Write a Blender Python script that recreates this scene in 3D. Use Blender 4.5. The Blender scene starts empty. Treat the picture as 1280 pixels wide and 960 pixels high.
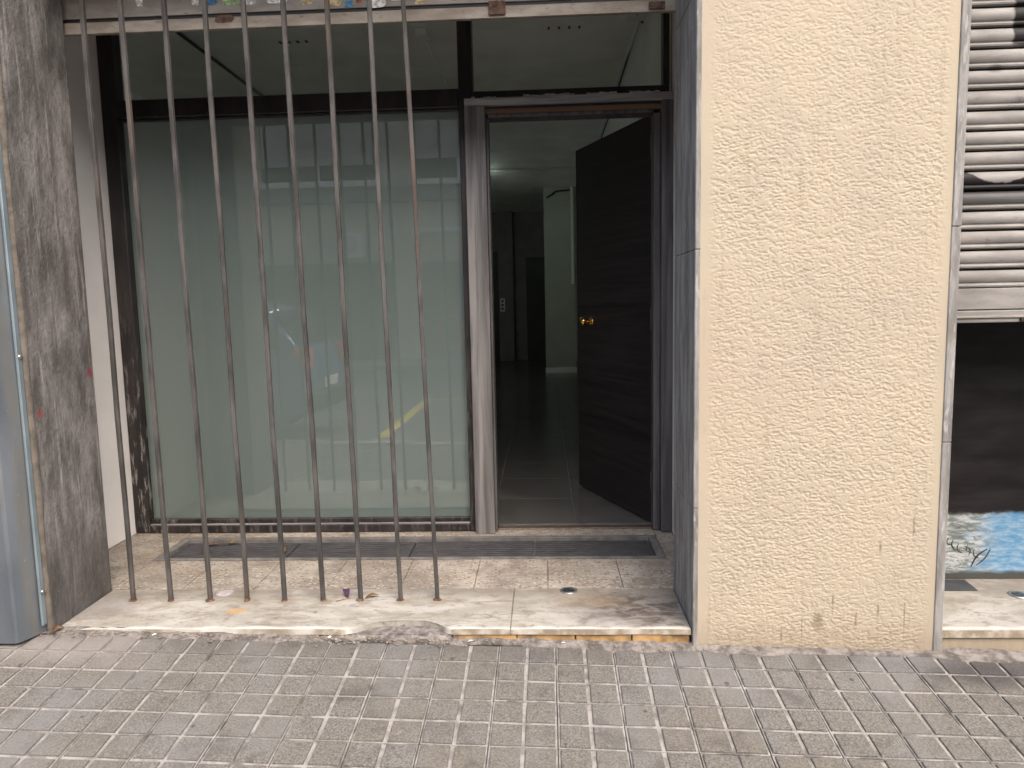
import bpy, bmesh, math, random
import numpy as np
from mathutils import Vector, Matrix

random.seed(7)
SC = bpy.context.scene
COL = SC.collection

# ------------------------------------------------------------------ camera
cam_d = bpy.data.cameras.new("camera")
cam = bpy.data.objects.new("camera", cam_d)
COL.objects.link(cam)
cam_d.sensor_width = 36.0
cam_d.lens = 892.5 / 1280 * 36.0
cam_d.clip_start = 0.05
cam_d.clip_end = 500
yaw, pitch, roll = (math.radians(a) for a in (-2.63, 6.28, -1.23))
fwd = Vector((math.sin(yaw) * math.cos(pitch), math.cos(yaw) * math.cos(pitch), -math.sin(pitch)))
rgt = Vector((math.cos(yaw), -math.sin(yaw), 0))
upv = rgt.cross(fwd)
r2 = math.cos(roll) * rgt + math.sin(roll) * upv
u2 = -math.sin(roll) * rgt + math.cos(roll) * upv
m3 = Matrix((r2, u2, -fwd)).transposed()
cam.matrix_world = Matrix.Translation((-0.521, -2.44, 1.212)) @ m3.to_4x4()
SC.camera = cam

# ------------------------------------------------------------------ light
SUN = Vector((0.32, -0.62, 0.80)).normalized()
world = bpy.data.worlds.new("World")
SC.world = world
world.use_nodes = True
wn = world.node_tree.nodes
sky = wn.new("ShaderNodeTexSky")
sky.sky_type = 'NISHITA'
sky.sun_disc = False
sky.sun_elevation = math.asin(SUN.z)
sky.sun_rotation = math.atan2(SUN.x, SUN.y)
sky.air_density = 1.0
sky.dust_density = 5.0
sky.ozone_density = 0.6
bg = wn["Background"]
bg.inputs["Strength"].default_value = 0.15
world.node_tree.links.new(sky.outputs[0], bg.inputs["Color"])
sun_d = bpy.data.lights.new("sun", 'SUN')
sun_d.energy = 1.0
sun_d.angle = math.radians(75)
sun_d.color = (1.0, 0.985, 0.965)
sun = bpy.data.objects.new("sun", sun_d)
sun.rotation_euler = SUN.to_track_quat('Z', 'Y').to_euler()
sun.location = (0, -6, 20)
COL.objects.link(sun)
SC.view_settings.view_transform = 'Standard'
SC.view_settings.look = 'None'
SC.view_settings.gamma = 1.0
SC.view_settings.exposure = 1.62
SC.render.engine = 'CYCLES'
SC.cycles.max_bounces = 12
SC.cycles.diffuse_bounces = 8
SC.cycles.transparent_max_bounces = 12

# ------------------------------------------------------------------ material builder
OUTDOOR_DIM = {n: .655 for n in ("cream_render", "cream_smooth", "old_concrete", "slate_strip", "tan_mortar", "bar_iron", "galvanised_sheet",
    "galvanised_flange", "worn_marble", "terrazzo", "broken_cement", "yellow_brick", "paving_pad", "paving_groove", "joint_mortar",
    "shutter_rail", "tan_rail", "grey_slat", "painted_panel", "rubber_mat", "grey_stone_trim")}  # outdoor colours darkened so the higher exposure lifts only recess and interior
class NB:
    def __init__(self, name):
        self.m = bpy.data.materials.new(name)
        self.m.use_nodes = True
        self.t = self.m.node_tree
        self.b = self.t.nodes["Principled BSDF"]
        self._pos = None
    def n(self, kind, **kw):
        x = self.t.nodes.new(kind)
        for k, v in kw.items():
            setattr(x, k, v)
        return x
    def put(self, sock, v):
        if isinstance(v, bpy.types.NodeSocket):
            self.t.links.new(v, sock)
        else:
            if isinstance(v, (tuple, list)) and len(v) == 3 and sock.type == 'RGBA':
                v = (*v, 1)
            sock.default_value = v
    def pos(self, scale=(1, 1, 1), obj=False, off=(0, 0, 0)):
        if obj:
            src = self.n("ShaderNodeTexCoord").outputs["Object"]
        else:
            src = self.n("ShaderNodeNewGeometry").outputs["Position"]
        mp = self.n("ShaderNodeMapping")
        self.put(mp.inputs["Vector"], src)
        mp.inputs["Scale"].default_value = scale
        mp.inputs["Location"].default_value = off
        return mp.outputs[0]
    def noise(self, vec, scale, detail=4, rough=.55, dist=0):
        x = self.n("ShaderNodeTexNoise")
        self.put(x.inputs["Vector"], vec)
        x.inputs["Scale"].default_value = scale
        x.inputs["Detail"].default_value = detail
        x.inputs["Roughness"].default_value = rough
        x.inputs["Distortion"].default_value = dist
        return x.outputs["Fac"]
    def voro(self, vec, scale, feature='F1', out="Distance", rnd=1.0):
        x = self.n("ShaderNodeTexVoronoi", feature=feature)
        self.put(x.inputs["Vector"], vec)
        x.inputs["Scale"].default_value = scale
        x.inputs["Randomness"].default_value = rnd
        return x.outputs[out]
    def step(self, v, lo, hi, a=0.0, b=1.0):
        x = self.n("ShaderNodeMapRange", interpolation_type='SMOOTHSTEP')
        self.put(x.inputs["Value"], v)
        x.inputs["From Min"].default_value = min(lo, hi)
        x.inputs["From Max"].default_value = max(lo, hi)
        if lo > hi:
            a, b = b, a
        x.inputs["To Min"].default_value = a
        x.inputs["To Max"].default_value = b
        return x.outputs[0]
    def math(self, op, a, b=0.0, c=None):
        x = self.n("ShaderNodeMath", operation=op)
        self.put(x.inputs[0], a)
        self.put(x.inputs[1], b)
        if c is not None:
            self.put(x.inputs[2], c)
        return x.outputs[0]
    def mul(self, *a):
        r = a[0]
        for q in a[1:]:
            r = self.math('MULTIPLY', r, q)
        return r
    def mix(self, f, a, b, blend='MIX'):
        x = self.n("ShaderNodeMix", data_type='RGBA', blend_type=blend)
        self.put(x.inputs[0], f)
        self.put(x.inputs[6], a)
        self.put(x.inputs[7], b)
        return x.outputs[2]
    def xyz(self):
        if self._pos is None:
            s = self.n("ShaderNodeSeparateXYZ")
            self.put(s.inputs[0], self.n("ShaderNodeNewGeometry").outputs["Position"])
            self._pos = (s.outputs[0], s.outputs[1], s.outputs[2])
        return self._pos
    def blob(self, c, r, warp=.5, wscale=9, soft=.6):
        """irregular stain: 1 in the middle, 0 outside"""
        v = self.n("ShaderNodeVectorMath", operation='SUBTRACT')
        self.put(v.inputs[0], self.n("ShaderNodeNewGeometry").outputs["Position"])
        v.inputs[1].default_value = c
        d = self.n("ShaderNodeVectorMath", operation='DIVIDE')
        self.put(d.inputs[0], v.outputs[0])
        d.inputs[1].default_value = r
        l = self.n("ShaderNodeVectorMath", operation='LENGTH')
        self.put(l.inputs[0], d.outputs[0])
        nz = self.math('MULTIPLY_ADD', self.noise(self.pos(), wscale, 4), warp * 2, -warp)
        return self.step(self.math('ADD', l.outputs["Value"], nz), 1.0, 1.0 - soft)
    def rand(self):
        return self.n("ShaderNodeObjectInfo").outputs["Random"]
    def bump(self, h, strength=.3, dist=.01):
        x = self.n("ShaderNodeBump")
        x.inputs["Strength"].default_value = strength
        x.inputs["Distance"].default_value = dist
        self.put(x.inputs["Height"], h)
        self.put(self.b.inputs["Normal"], x.outputs[0])
    def done(self, col, rough=.6, metal=0.0, ior=1.45, spec=None):
        k = OUTDOOR_DIM.get(self.m.name)      # light balance put into the colour: outdoor materials dimmed against the raised exposure
        if k:
            col = self.mix(1.0, col, (k, k, k), 'MULTIPLY')
        self.put(self.b.inputs["Base Color"], col)
        self.put(self.b.inputs["Roughness"], rough)
        self.put(self.b.inputs["Metallic"], metal)
        self.b.inputs["IOR"].default_value = ior
        if spec is not None:
            self.b.inputs["Specular IOR Level"].default_value = spec
        return self.m

MAT = {}
def plain(name, c, rough=.6, metal=0, vary=.25, scale=20, bump=0, ior=1.45):
    g = NB(name)
    nz = g.noise(g.pos(), scale, 5)
    dark = tuple(x * (1 - vary) for x in c)
    lite = tuple(min(1, x * (1 + vary)) for x in c)
    if bump:
        g.bump(g.noise(g.pos(), scale * 6, 4), bump, .004)
    MAT[name] = g.done(g.mix(g.step(nz, .3, .7), dark, lite), rough, metal, ior)
    return MAT[name]

# cream dragged render
g = NB("cream_render")
p = g.pos()
c = g.mix(g.step(g.noise(p, 2.2, 5), .35, .68), (.545, .472, .357), (.515, .447, .342))
c = g.mix(g.mul(g.step(g.noise(g.pos(off=(5, 1, 2)), 1.7, 4), .54, .76), .45), c, (.535, .42, .325))
c = g.mix(g.mul(g.step(g.noise(g.pos((3, 3, 1.6)), 7, 6, .7), .6, .78), .35), c, (.36, .27, .17))
c = g.mix(g.mul(g.step(g.noise(g.pos((1.6, 1, .8), off=(6, 3, 1)), 4, 6, .65), .5, .7), .3), c, (.40, .36, .29))
c = g.mix(g.mul(g.step(g.noise(g.pos((9, 9, .55)), 4, 5, .65), .56, .72), .32), c, (.34, .28, .18))
c = g.mix(g.mul(g.step(g.noise(g.pos((1, 1, 1.6)), 95, 3, .7), .62, .72), g.step(g.noise(g.pos(off=(2, 2, 7)), 4, 4), .4, .62), .5), c, (.28, .21, .13))
z = g.xyz()[2]
base = g.mul(g.step(g.math('ADD', z, g.math('MULTIPLY', g.noise(g.pos((8, 8, 2)), 4, 5, .7), .22)), .24, .06), .7)
c = g.mix(base, c, (.34, .27, .19))
for q, r_ in (((.47, 0, .16), (.005, .05, .06)), ((.625, 0, .13), (.006, .05, .04)), ((.295, 0, .04), (.005, .05, .045)), ((.365, 0, .07), (.0035, .05, .09)), ((.735, 0, .43), (.006, .05, .05)), ((.625, 0, .36), (.006, .05, .035)), ((.715, 0, .1), (.004, .05, .12)), ((.55, 0, .1), (.005, .05, .05)), ((.42, 0, .09), (.03, .05, .05))):
    c = g.mix(g.mul(g.blob(q, r_, .75, 45, .9), .62), c, (.18, .14, .08))
g.bump(g.noise(p, 220, 3), .25, .002)
MAT["cream_render"] = g.done(c, .9, spec=.2)
plain("cream_smooth", (.53, .452, .335), .85, vary=.07, scale=9, bump=.15)

# old dark concrete of the left pier
g = NB("old_concrete")
c = g.mix(g.step(g.noise(g.pos((1, 1, .35)), 9, 8, .65), .32, .7), (.105, .097, .091), (.335, .315, .30))
c = g.mix(g.mul(g.step(g.noise(g.pos((3, 9, .35)), 7, 5), .55, .72), .7), c, (.46, .435, .415))
c = g.mix(g.mul(g.step(g.noise(g.pos((2, 5, .6), off=(3, 2, 1)), 5, 6), .52, .7), .6), c, (.11, .095, .085))
sp = g.mul(g.step(g.voro(g.pos(), 70), .2, .1), g.step(g.noise(g.pos(), 11, 3), .5, .62), g.step(g.xyz()[2], .65, .3))
c = g.mix(sp, c, (.45, .42, .38))
c = g.mix(g.mul(g.step(g.math('ADD', g.xyz()[2], g.math('MULTIPLY', g.noise(g.pos(), 5, 4), .3)), .62, .3), .6), c, (.10, .088, .078))
c = g.mix(g.mul(g.blob((-2.345, .34, .98), (.05, .022, .03), .3, 40), .8), c, (.30, .04, .08))
c = g.mix(g.mul(g.blob((-2.345, .04, .86), (.05, .022, .025), .3, 40), .7), c, (.33, .06, .06))
c = g.mix(g.mul(g.step(g.noise(g.pos((1, 1, .8)), 38, 6, .7), .48, .64), .3), c, (.075, .066, .06))
c = g.mix(g.mul(g.step(g.noise(g.pos((1, 1, .8), off=(8, 1, 1)), 55, 6, .7), .6, .68), .3), c, (.48, .45, .43))
g.bump(g.noise(g.pos((1, 1, .6)), 45, 8, .7), .8, .014)
MAT["old_concrete"] = g.done(c, .85, spec=.3)

# slate grey painted stone strips of the right pier
g = NB("slate_strip")
c = g.mix(g.step(g.noise(g.pos((2, 2, .3)), 11, 7, .65), .35, .68), (.19, .18, .168), (.40, .385, .365))
c = g.mix(g.mul(g.step(g.noise(g.pos((5, 5, .9)), 14, 5), .58, .68), .7), c, (.50, .49, .48))
c = g.mix(g.mul(g.step(g.noise(g.pos((1, 1, .2), off=(9, 2, 3)), 20, 5), .62, .7), .5), c, (.20, .16, .11))
g.bump(g.noise(g.pos((1, 1, .5)), 60, 6), .5, .006)
MAT["slate_strip"] = g.done(c, .75)
plain("tan_mortar", (.15, .128, .105), .9, vary=.35, scale=14, bump=.7)
plain("white_board", (.66, .63, .605), .55, vary=.05, scale=3)

# black painted frame, chipped
g = NB("black_frame")
c = g.mix(g.step(g.noise(g.pos((1, 1, .25)), 14, 6), .35, .7), (.012, .010, .010), (.032, .026, .025))
w = g.mul(g.step(g.noise(g.pos((6, 6, 1)), 9, 7, .7), .52, .62), g.step(g.xyz()[2], 1.5, .3), g.step(g.xyz()[0], -2.4, -2.55, .25, 1.0))
c = g.mix(g.mul(w, .8), c, (.24, .215, .20))
MAT["black_frame"] = g.done(c, .38)

# greyed dark wood of the door frame
def wood(name, a, b, axis, rough=.5, sc=9, st=None):
    g = NB(name)
    if st is None:
        st = [26, 26, 26]
        st[axis] = 1.1
    f = g.noise(g.pos(tuple(q / 10 for q in st)), sc, 7, .62, .4)
    c = g.mix(g.step(f, .32, .68), a, b)
    f2 = g.noise(g.pos(tuple(q / 3 for q in st), off=(2, 7, 1)), sc, 4, .6)
    c = g.mix(g.mul(g.step(f2, .55, .72), .55), c, tuple(x * .35 for x in a))
    g.bump(f, .25, .004)
    MAT[name] = g.done(c, rough)
wood("grey_wood_upright", (.085, .079, .077), (.215, .203, .198), 2)
wood("dark_wood_upright", (.045, .042, .043), (.125, .117, .118), 2, .42)
wood("grey_wood_across", (.19, .19, .195), (.40, .395, .39), 0)
wood("bare_wood", (.10, .058, .034), (.19, .11, .065), 0)
wood("door_laminate", (.009, .007, .008), (.025, .0195, .0205), 1, .4, 12, [1.6, 1.0, 42])
plain("filler_white", (.6, .58, .55), .9, vary=.2, scale=40, bump=.5)

# glass
g = NB("frosted_film")
c = g.mix(g.step(g.noise(g.pos((1, 1, .4)), 1.4, 3), .35, .7), (.218, .262, .243), (.235, .278, .264))
c = g.mix(g.mul(g.step(g.noise(g.pos((3, 3, .8)), 8, 6), .66, .8), .12), c, (.36, .385, .37))
df = g.n("ShaderNodeBsdfDiffuse"); g.put(df.inputs[0], c)
tl = g.n("ShaderNodeBsdfTranslucent"); tl.inputs[0].default_value = (.93, .95, .94, 1)
ad = g.n("ShaderNodeMixShader"); ad.inputs[0].default_value = .46
g.put(ad.inputs[1], df.outputs[0]); g.put(ad.inputs[2], tl.outputs[0])
g.put(g.t.nodes["Material Output"].inputs[0], ad.outputs[0])
MAT["frosted_film"] = g.m
def clear(name, tint=(.96, .975, .965), ior=1.6):
    g = NB(name)
    tr = g.n("ShaderNodeBsdfTransparent"); tr.inputs[0].default_value = (*tint, 1)
    gl = g.n("ShaderNodeBsdfGlossy"); gl.inputs["Roughness"].default_value = .01
    fr = g.n("ShaderNodeFresnel"); fr.inputs["IOR"].default_value = ior
    mx = g.n("ShaderNodeMixShader")
    g.put(mx.inputs[0], g.mul(fr.outputs[0], g.math('SUBTRACT', 1.0, g.n("ShaderNodeNewGeometry").outputs["Backfacing"]))); g.put(mx.inputs[1], tr.outputs[0]); g.put(mx.inputs[2], gl.outputs[0])
    g.put(g.t.nodes["Material Output"].inputs[0], mx.outputs[0])
    MAT[name] = g.m
clear("clear_glass")
clear("window_glass", (.97, .985, .985), 2.05)
plain("dark_glass", (.02, .024, .026), .03, vary=.1)

# iron bars
g = NB("bar_iron")
c = g.mix(g.step(g.noise(g.pos((1, 1, .25)), 22, 6, .6), .35, .68), (.055, .051, .048), (.118, .109, .104))
c = g.mix(g.mul(g.step(g.noise(g.pos((1, 1, .3), off=(4, 4, 0)), 6, 5), .54, .68), .45), c, (.13, .078, .054))
c = g.mix(g.mul(g.step(g.noise(g.pos(), 120, 3), .68, .76), .5), c, (.36, .33, .32))
c = g.mix(g.step(g.math('ADD', g.xyz()[2], g.math('MULTIPLY', g.noise(g.pos(), 30, 3), .06)), .13, .08), c, (.095, .052, .036))
g.bump(g.noise(g.pos(), 90, 5), .3, .003)
MAT["bar_iron"] = g.done(c, .7, 0, spec=.25)
plain("rust", (.10, .058, .042), .9, vary=.5, scale=60, bump=.8)

# galvanised sheet
g = NB("galvanised_sheet")
c = g.mix(g.step(g.noise(g.pos((1, 1, .3)), 7, 6), .3, .72), (.215, .25, .29), (.33, .37, .41))
y = g.xyz()[1]
c = g.mix(g.mul(g.step(g.noise(g.pos((1, 6, .25)), 6, 6, .65), .5, .68), .45), c, (.30, .255, .19))
band = g.mul(g.step(y, -.085, -.06), g.step(y, -.022, -.045), g.step(g.noise(g.pos((1, 2, .5)), 9, 6, .7), .3, .6))
c = g.mix(g.mul(band, .6), c, (.34, .31, .25))
c = g.mix(g.mul(g.step(g.noise(g.pos((3, 9, 4)), 12, 6, .7), .64, .7), .7), c, (.55, .56, .56))
MAT["galvanised_sheet"] = g.done(c, g.step(g.noise(g.pos((1, 1, .3)), 12, 5), .3, .7, .3, .5), .6)
plain("galvanised_flange", (.30, .37, .41), .42, .4, vary=.15, scale=8)

# marble door step
g = NB("worn_marble")
c = g.mix(g.step(g.noise(g.pos((1, 2.4, 1)), 3.2, 6, .6, .8), .35, .68), (.40, .37, .315), (.55, .525, .475))
c = g.mix(g.mul(g.step(g.noise(g.pos((2, 5, 2), off=(1, 5, 0)), 4, 7, .65, .6), .48, .64), .75), c, (.30, .255, .20))
c = g.mix(g.mul(g.step(g.noise(g.pos((4, 9, 4)), 9, 5), .62, .72), .7), c, (.19, .155, .125))
st = g.blob((-.17, .18, .06), (.38, .25, .3), .5, 8, .7)
c = g.mix(g.mul(st, .95), c, g.mix(g.step(g.noise(g.pos((1, 2, 1)), 13, 6, .65, 1), .4, .62), (.10, .082, .07), (.30, .275, .255)))
st = g.blob((-2.27, .2, .06), (.22, .22, .3), .5, 7, .8)
c = g.mix(g.mul(st, .7), c, (.27, .245, .23))
st = g.blob((-.34, .24, .06), (.17, .1, .3), .6, 10, .8)
c = g.mix(g.mul(st, .55), c, (.34, .25, .16))
for bx_ in (-2.187, -2.032, -1.871, -1.721, -1.569, -1.414, -1.263, -1.103, -.957):
    c = g.mix(g.mul(g.blob((bx_ + .01, .235, .06), (.05, .035, .2), .6, 25), .5), c, (.30, .22, .15))
c = g.mix(g.mul(g.step(g.noise(g.pos((1, 1.3, 1), off=(4, 4, 4)), 17, 7, .72), .53, .64), .6), c, (.22, .185, .15))
c = g.mix(g.mul(g.step(g.xyz()[1], .22, .36), g.step(g.noise(g.pos((1, 2, 1)), 6, 6, .7), .32, .56), .75), c, (.25, .215, .18))
c = g.mix(g.mul(g.step(g.noise(g.pos((2.2, 3, 1), off=(9, 1, 4)), 30, 6, .75), .55, .64), g.step(g.noise(g.pos(), 3.5, 4), .4, .6), .55), c, (.20, .165, .13))
c = g.mix(g.mul(g.step(g.voro(g.pos((1, 1, 1)), 9), .10, .05), g.step(g.noise(g.pos(off=(1, 8, 0)), 5, 3), .48, .55), .75), c, (.13, .11, .09))
c = g.mix(g.mul(g.blob((-1.72, .15, .06), (.06, .03, .2), .6, 25), .6), c, (.62, .36, .14))
c = g.mix(g.step(g.math('ADD', g.xyz()[1], g.math('MULTIPLY', g.noise(g.pos(), 12, 4), .05)), .055, .03), c, (.72, .69, .63))
c = g.mix(g.step(g.xyz()[1], .004, .001), c, g.mix(g.step(g.noise(g.pos(), 25, 5), .4, .65), (.33, .27, .2), (.55, .49, .40)))
g.bump(g.noise(g.pos(), 40, 6), .2, .004)
MAT["worn_marble"] = g.done(c, g.step(g.noise(g.pos(), 9, 4), .3, .7, .32, .6))
plain("broken_cement", (.25, .225, .205), .95, vary=.45, scale=35, bump=1)
plain("yellow_brick", (.40, .245, .105), .85, vary=.55, scale=14, bump=.5)

# terrazzo
g = NB("terrazzo")
c = g.mix(g.step(g.noise(g.pos(), 5, 6), .35, .7), (.33, .285, .235), (.50, .45, .385))
v = g.pos((1, 1.5, 1))
chips = g.voro(v, 62, out="Color")
s = g.n("ShaderNodeSeparateColor"); g.put(s.inputs[0], chips)
inside = g.step(g.voro(v, 62), .5, .38)
c = g.mix(g.mul(g.step(s.outputs[0], .6, .64), inside, .8), c, (.17, .115, .085))
c = g.mix(g.mul(g.step(s.outputs[1], .86, .9), inside, .8), c, (.30, .16, .12))
c = g.mix(g.mul(g.step(s.outputs[2], .72, .8), inside, .8), c, (.66, .62, .55))
c = g.mix(g.mul(g.step(g.voro(g.pos((1, 1, 1), off=(1, 0, 0)), 150), .28, .12), g.step(g.noise(g.pos(), 12, 3), .45, .6)), c, (.13, .095, .075))
c = g.mix(g.mul(g.step(g.noise(g.pos((2, 4, 2)), 4, 6, .65), .46, .66), .55), c, (.20, .17, .145))
g.bump(g.noise(g.pos(), 70, 4), .3, .003)
MAT["terrazzo"] = g.done(c, .62)
plain("mauve_blank", (.33, .29, .30), .6, vary=.2, scale=40)
plain("grey_stone_trim", (.17, .16, .152), .8, vary=.3, scale=18, bump=.3)
g = NB("rubber_mat")
c = g.mix(g.step(g.noise(g.pos((1, 2, 1)), 14, 7, .65), .35, .7), (.042, .041, .044), (.075, .073, .077))
MAT["rubber_mat"] = g.done(c, .8)

# pavement pads and the mortar between them
g = NB("paving_pad")
p = g.pos()
fine = g.noise(p, 160, 3, .7)
big = g.noise(p, 2.3, 5)
c = g.mix(g.step(fine, .3, .7), (.104, .097, .088), (.268, .252, .230))
c = g.mix(g.mul(g.rand(), .35), c, (.185, .162, .122))
c = g.mix(g.mul(g.step(g.noise(g.pos(off=(8, 2, 0)), 13, 7, .72), .54, .68), .5), c, (.085, .078, .07))
c = g.mix(g.mul(g.step(g.noise(g.pos(off=(1, 9, 0)), 21, 6, .7), .6, .72), .45), c, (.33, .315, .295))
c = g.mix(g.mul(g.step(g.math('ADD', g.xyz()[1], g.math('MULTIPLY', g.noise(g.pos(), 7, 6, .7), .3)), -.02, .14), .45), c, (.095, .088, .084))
c = g.mix(g.mul(g.step(big, .46, .64), .5), c, (.235, .23, .228))
c = g.mix(g.mul(g.step(g.noise(g.pos(off=(3, 3, 3)), 5, 6), .55, .72), .6), c, (.10, .092, .086))
c = g.mix(g.mul(g.blob((.95, -.12, -.03), (.42, .12, .3), .5, 8, .8), .75), c, (.065, .06, .06))
c = g.mix(g.mul(g.blob((-2.2, -.1, 0), (.5, .16, .4), .5, 6, .9), .5), c, (.37, .33, .30))
c = g.mix(g.mul(g.step(g.voro(p, 11), .12, .07), g.step(g.noise(p, 3, 2), .5, .56), .7), c, (.06, .055, .05))
g.bump(g.math('ADD', fine, g.math('MULTIPLY', g.noise(p, 30, 5), 1.2)), .45, .004)
MAT["paving_pad"] = g.done(c, .92, spec=.2)
g = NB("paving_groove")
c = g.mix(g.step(g.noise(p := g.pos(), 26, 6, .65), .36, .62), (.225, .208, .192), (.39, .367, .345))
c = g.mix(g.mul(g.step(g.noise(g.pos(off=(7, 0, 0)), 9, 6), .54, .66), .65), c, (.085, .078, .074))
g.bump(g.noise(g.pos(), 90, 4), .5, .004)
MAT["paving_groove"] = g.done(c, .9)
g = NB("joint_mortar")
c = g.mix(g.step(g.noise(g.pos(), 22, 7, .7), .36, .66), (.115, .10, .088), (.33, .295, .265))
g.bump(g.noise(g.pos(), 60, 6, .7), .8, .01)
MAT["joint_mortar"] = g.done(c, .95)
plain("joint_dirt", (.075, .068, .062), .95, vary=.5, scale=40, bump=.5)
plain("asphalt", (.11, .11, .112), .9, vary=.3, scale=60, bump=.5)
plain("kerb_stone", (.30, .29, .28), .8, vary=.2, scale=20, bump=.3)
plain("road_yellow", (.62, .50, .06), .7, vary=.25, scale=12)

# shutters
g = NB("shutter_rail")
c = g.mix(g.step(g.noise(g.pos((.6, 1, 2)), 9, 6, .6), .35, .7), (.30, .26, .22), (.46, .41, .355))
c = g.mix(g.mul(g.step(g.noise(g.pos((1, 1, 3)), 16, 6, .7), .6, .7), .6), c, (.16, .10, .06))
MAT["shutter_rail"] = g.done(c, .5, .2)
g = NB("tan_rail")
c = g.mix(g.step(g.noise(g.pos((.6, 1, 2)), 11, 7, .65), .35, .68), (.31, .255, .20), (.49, .43, .36))
c = g.mix(g.mul(g.step(g.noise(g.pos((1, 1, 2.5)), 22, 6, .7), .58, .68), .6), c, (.15, .10, .065))
MAT["tan_rail"] = g.done(c, .6, .1)
g = NB("grey_slat")
x_, y_, z_ = g.xyz()
c = g.mix(g.step(g.noise(g.pos((.5, 1, 2)), 8, 5), .35, .7), (.23, .216, .20), (.37, .35, .33))
c = g.mix(g.mul(g.step(g.noise(g.pos((1.4, 1, 3)), 11, 6, .7), .62, .72), .55), c, (.13, .12, .11))
wob = g.math('MULTIPLY_ADD', g.noise(g.pos(), 30, 3), .016, -.008)
dx = g.math('SUBTRACT', x_, 1.035)
curve = g.math('ADD', g.math('MULTIPLY_ADD', g.math('MULTIPLY', dx, dx), 3.1, 1.592), wob)
smile = g.mul(g.step(g.math('SUBTRACT', curve, z_), -.003, .004), g.step(z_, 1.545, 1.56))
c = g.mix(smile, c, (.012, .010, .011))
c = g.mix(g.mul(g.step(z_, 1.505, 1.53), g.step(z_, 1.575, 1.54), .7), c, (.05, .05, .053))
topr = g.mul(g.step(g.math('ADD', x_, g.math('MULTIPLY', wob, 1.5)), 1.045, 1.058), g.step(g.math('ADD', z_, g.math('MULTIPLY', g.math('SUBTRACT', x_, 1.05), .12)), 2.03, 2.045))
c = g.mix(topr, c, (.014, .012, .012))
c = g.mix(g.mul(g.blob((1.0, .1, 1.965), (.03, .2, .02), .4, 30), .6), c, (.06, .055, .05))
MAT["grey_slat"] = g.done(c, .62, 0, spec=.3)
g = NB("painted_panel")
x_, y_, z_ = g.xyz()
wob = g.math('MULTIPLY_ADD', g.noise(g.pos((1, 1, 2)), 14, 5), .05, -.025)
c = g.mix(g.step(g.noise(g.pos((.5, 1, 2)), 8, 5), .3, .75), (.010, .009, .009), (.026, .023, .024))
pale = g.mix(g.step(g.noise(g.pos((1, 1, 3.5)), 10, 7, .7, 1.5), .38, .62), (.16, .19, .18), (.56, .58, .57))
pale = g.mix(g.mul(g.step(g.noise(g.pos((2, 1, 5), off=(2, 0, 1)), 9, 6, .7, 2), .56, .62), .8), pale, (.10, .12, .10))
blue = g.mix(g.step(g.noise(g.pos((1, 1, 3)), 18, 6, .7), .35, .7), (.10, .27, .46), (.34, .47, .58))
bx = g.math('ADD', g.math('MULTIPLY_ADD', g.noise(g.pos((1, 1, 2.2)), 10, 6, .7), .34, -.17), x_)
pale = g.mix(g.step(bx, 1.15, 1.32), pale, blue)
zz = g.math('ADD', z_, wob)
c = g.mix(g.step(zz, .352, .328), c, pale)
c = g.mix(g.step(g.math('MULTIPLY_ADD', wob, .5, z_), .108, .088), c, (.075, .08, .07))
MAT["painted_panel"] = g.done(c, .33, spec=.25)
plain("black_paint", (.02, .022, .02), .5, vary=.2)
plain("dark_plate", (.06, .063, .07), .35, .4, vary=.2, scale=12)

# interior
g = NB("interior_tile")
c = g.mix(g.step(g.noise(g.pos(), 5, 6), .3, .7), (.045, .042, .041), (.085, .08, .078))
c = g.mix(g.mul(g.rand(), .3), c, (.075, .07, .068))
MAT["interior_tile"] = g.done(c, .22)
plain("tile_grout", (.13, .125, .12), .9, vary=.2)
plain("interior_plaster", (.82, .81, .78), .85, vary=.06, scale=3, bump=.05)
plain("ceiling_plaster", (.87, .845, .815), .85, vary=.08, scale=2.5, bump=.05)
plain("interior_brown", (.24, .205, .198), .8, vary=.1, scale=3)
plain("interior_door", (.055, .05, .048), .5, vary=.15, scale=4)
plain("column_paint", (.36, .37, .33), .8, vary=.06, scale=3)
plain("white_plastic", (.72, .72, .70), .4, vary=.04)
plain("black_rubber", (.012, .012, .012), .55, vary=.2)
plain("brass", (.78, .47, .15), .2, 1, vary=.1, scale=30)
plain("steel", (.42, .40, .38), .32, .9, vary=.15, scale=30)
plain("hinge_brown", (.16, .12, .10), .4, .6, vary=.3, scale=40)
g = NB("lamp_tube")
g.b.inputs["Emission Color"].default_value = (.80, 1.0, .86, 1)
g.b.inputs["Emission Strength"].default_value = 11
MAT["lamp_tube"] = g.done((.9, .95, .9), .4)
plain("paint_scrap", (.72, .72, .69), .8, vary=.06)
plain("purple_leaf", (.115, .05, .125), .55, vary=.4, scale=60)
plain("brown_leaf", (.24, .13, .06), .7, vary=.4, scale=60)
plain("yellow_leaf", (.42, .31, .07), .7, vary=.3, scale=60)
plain("grit", (.17, .145, .12), .95, vary=.5, scale=50)
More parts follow.
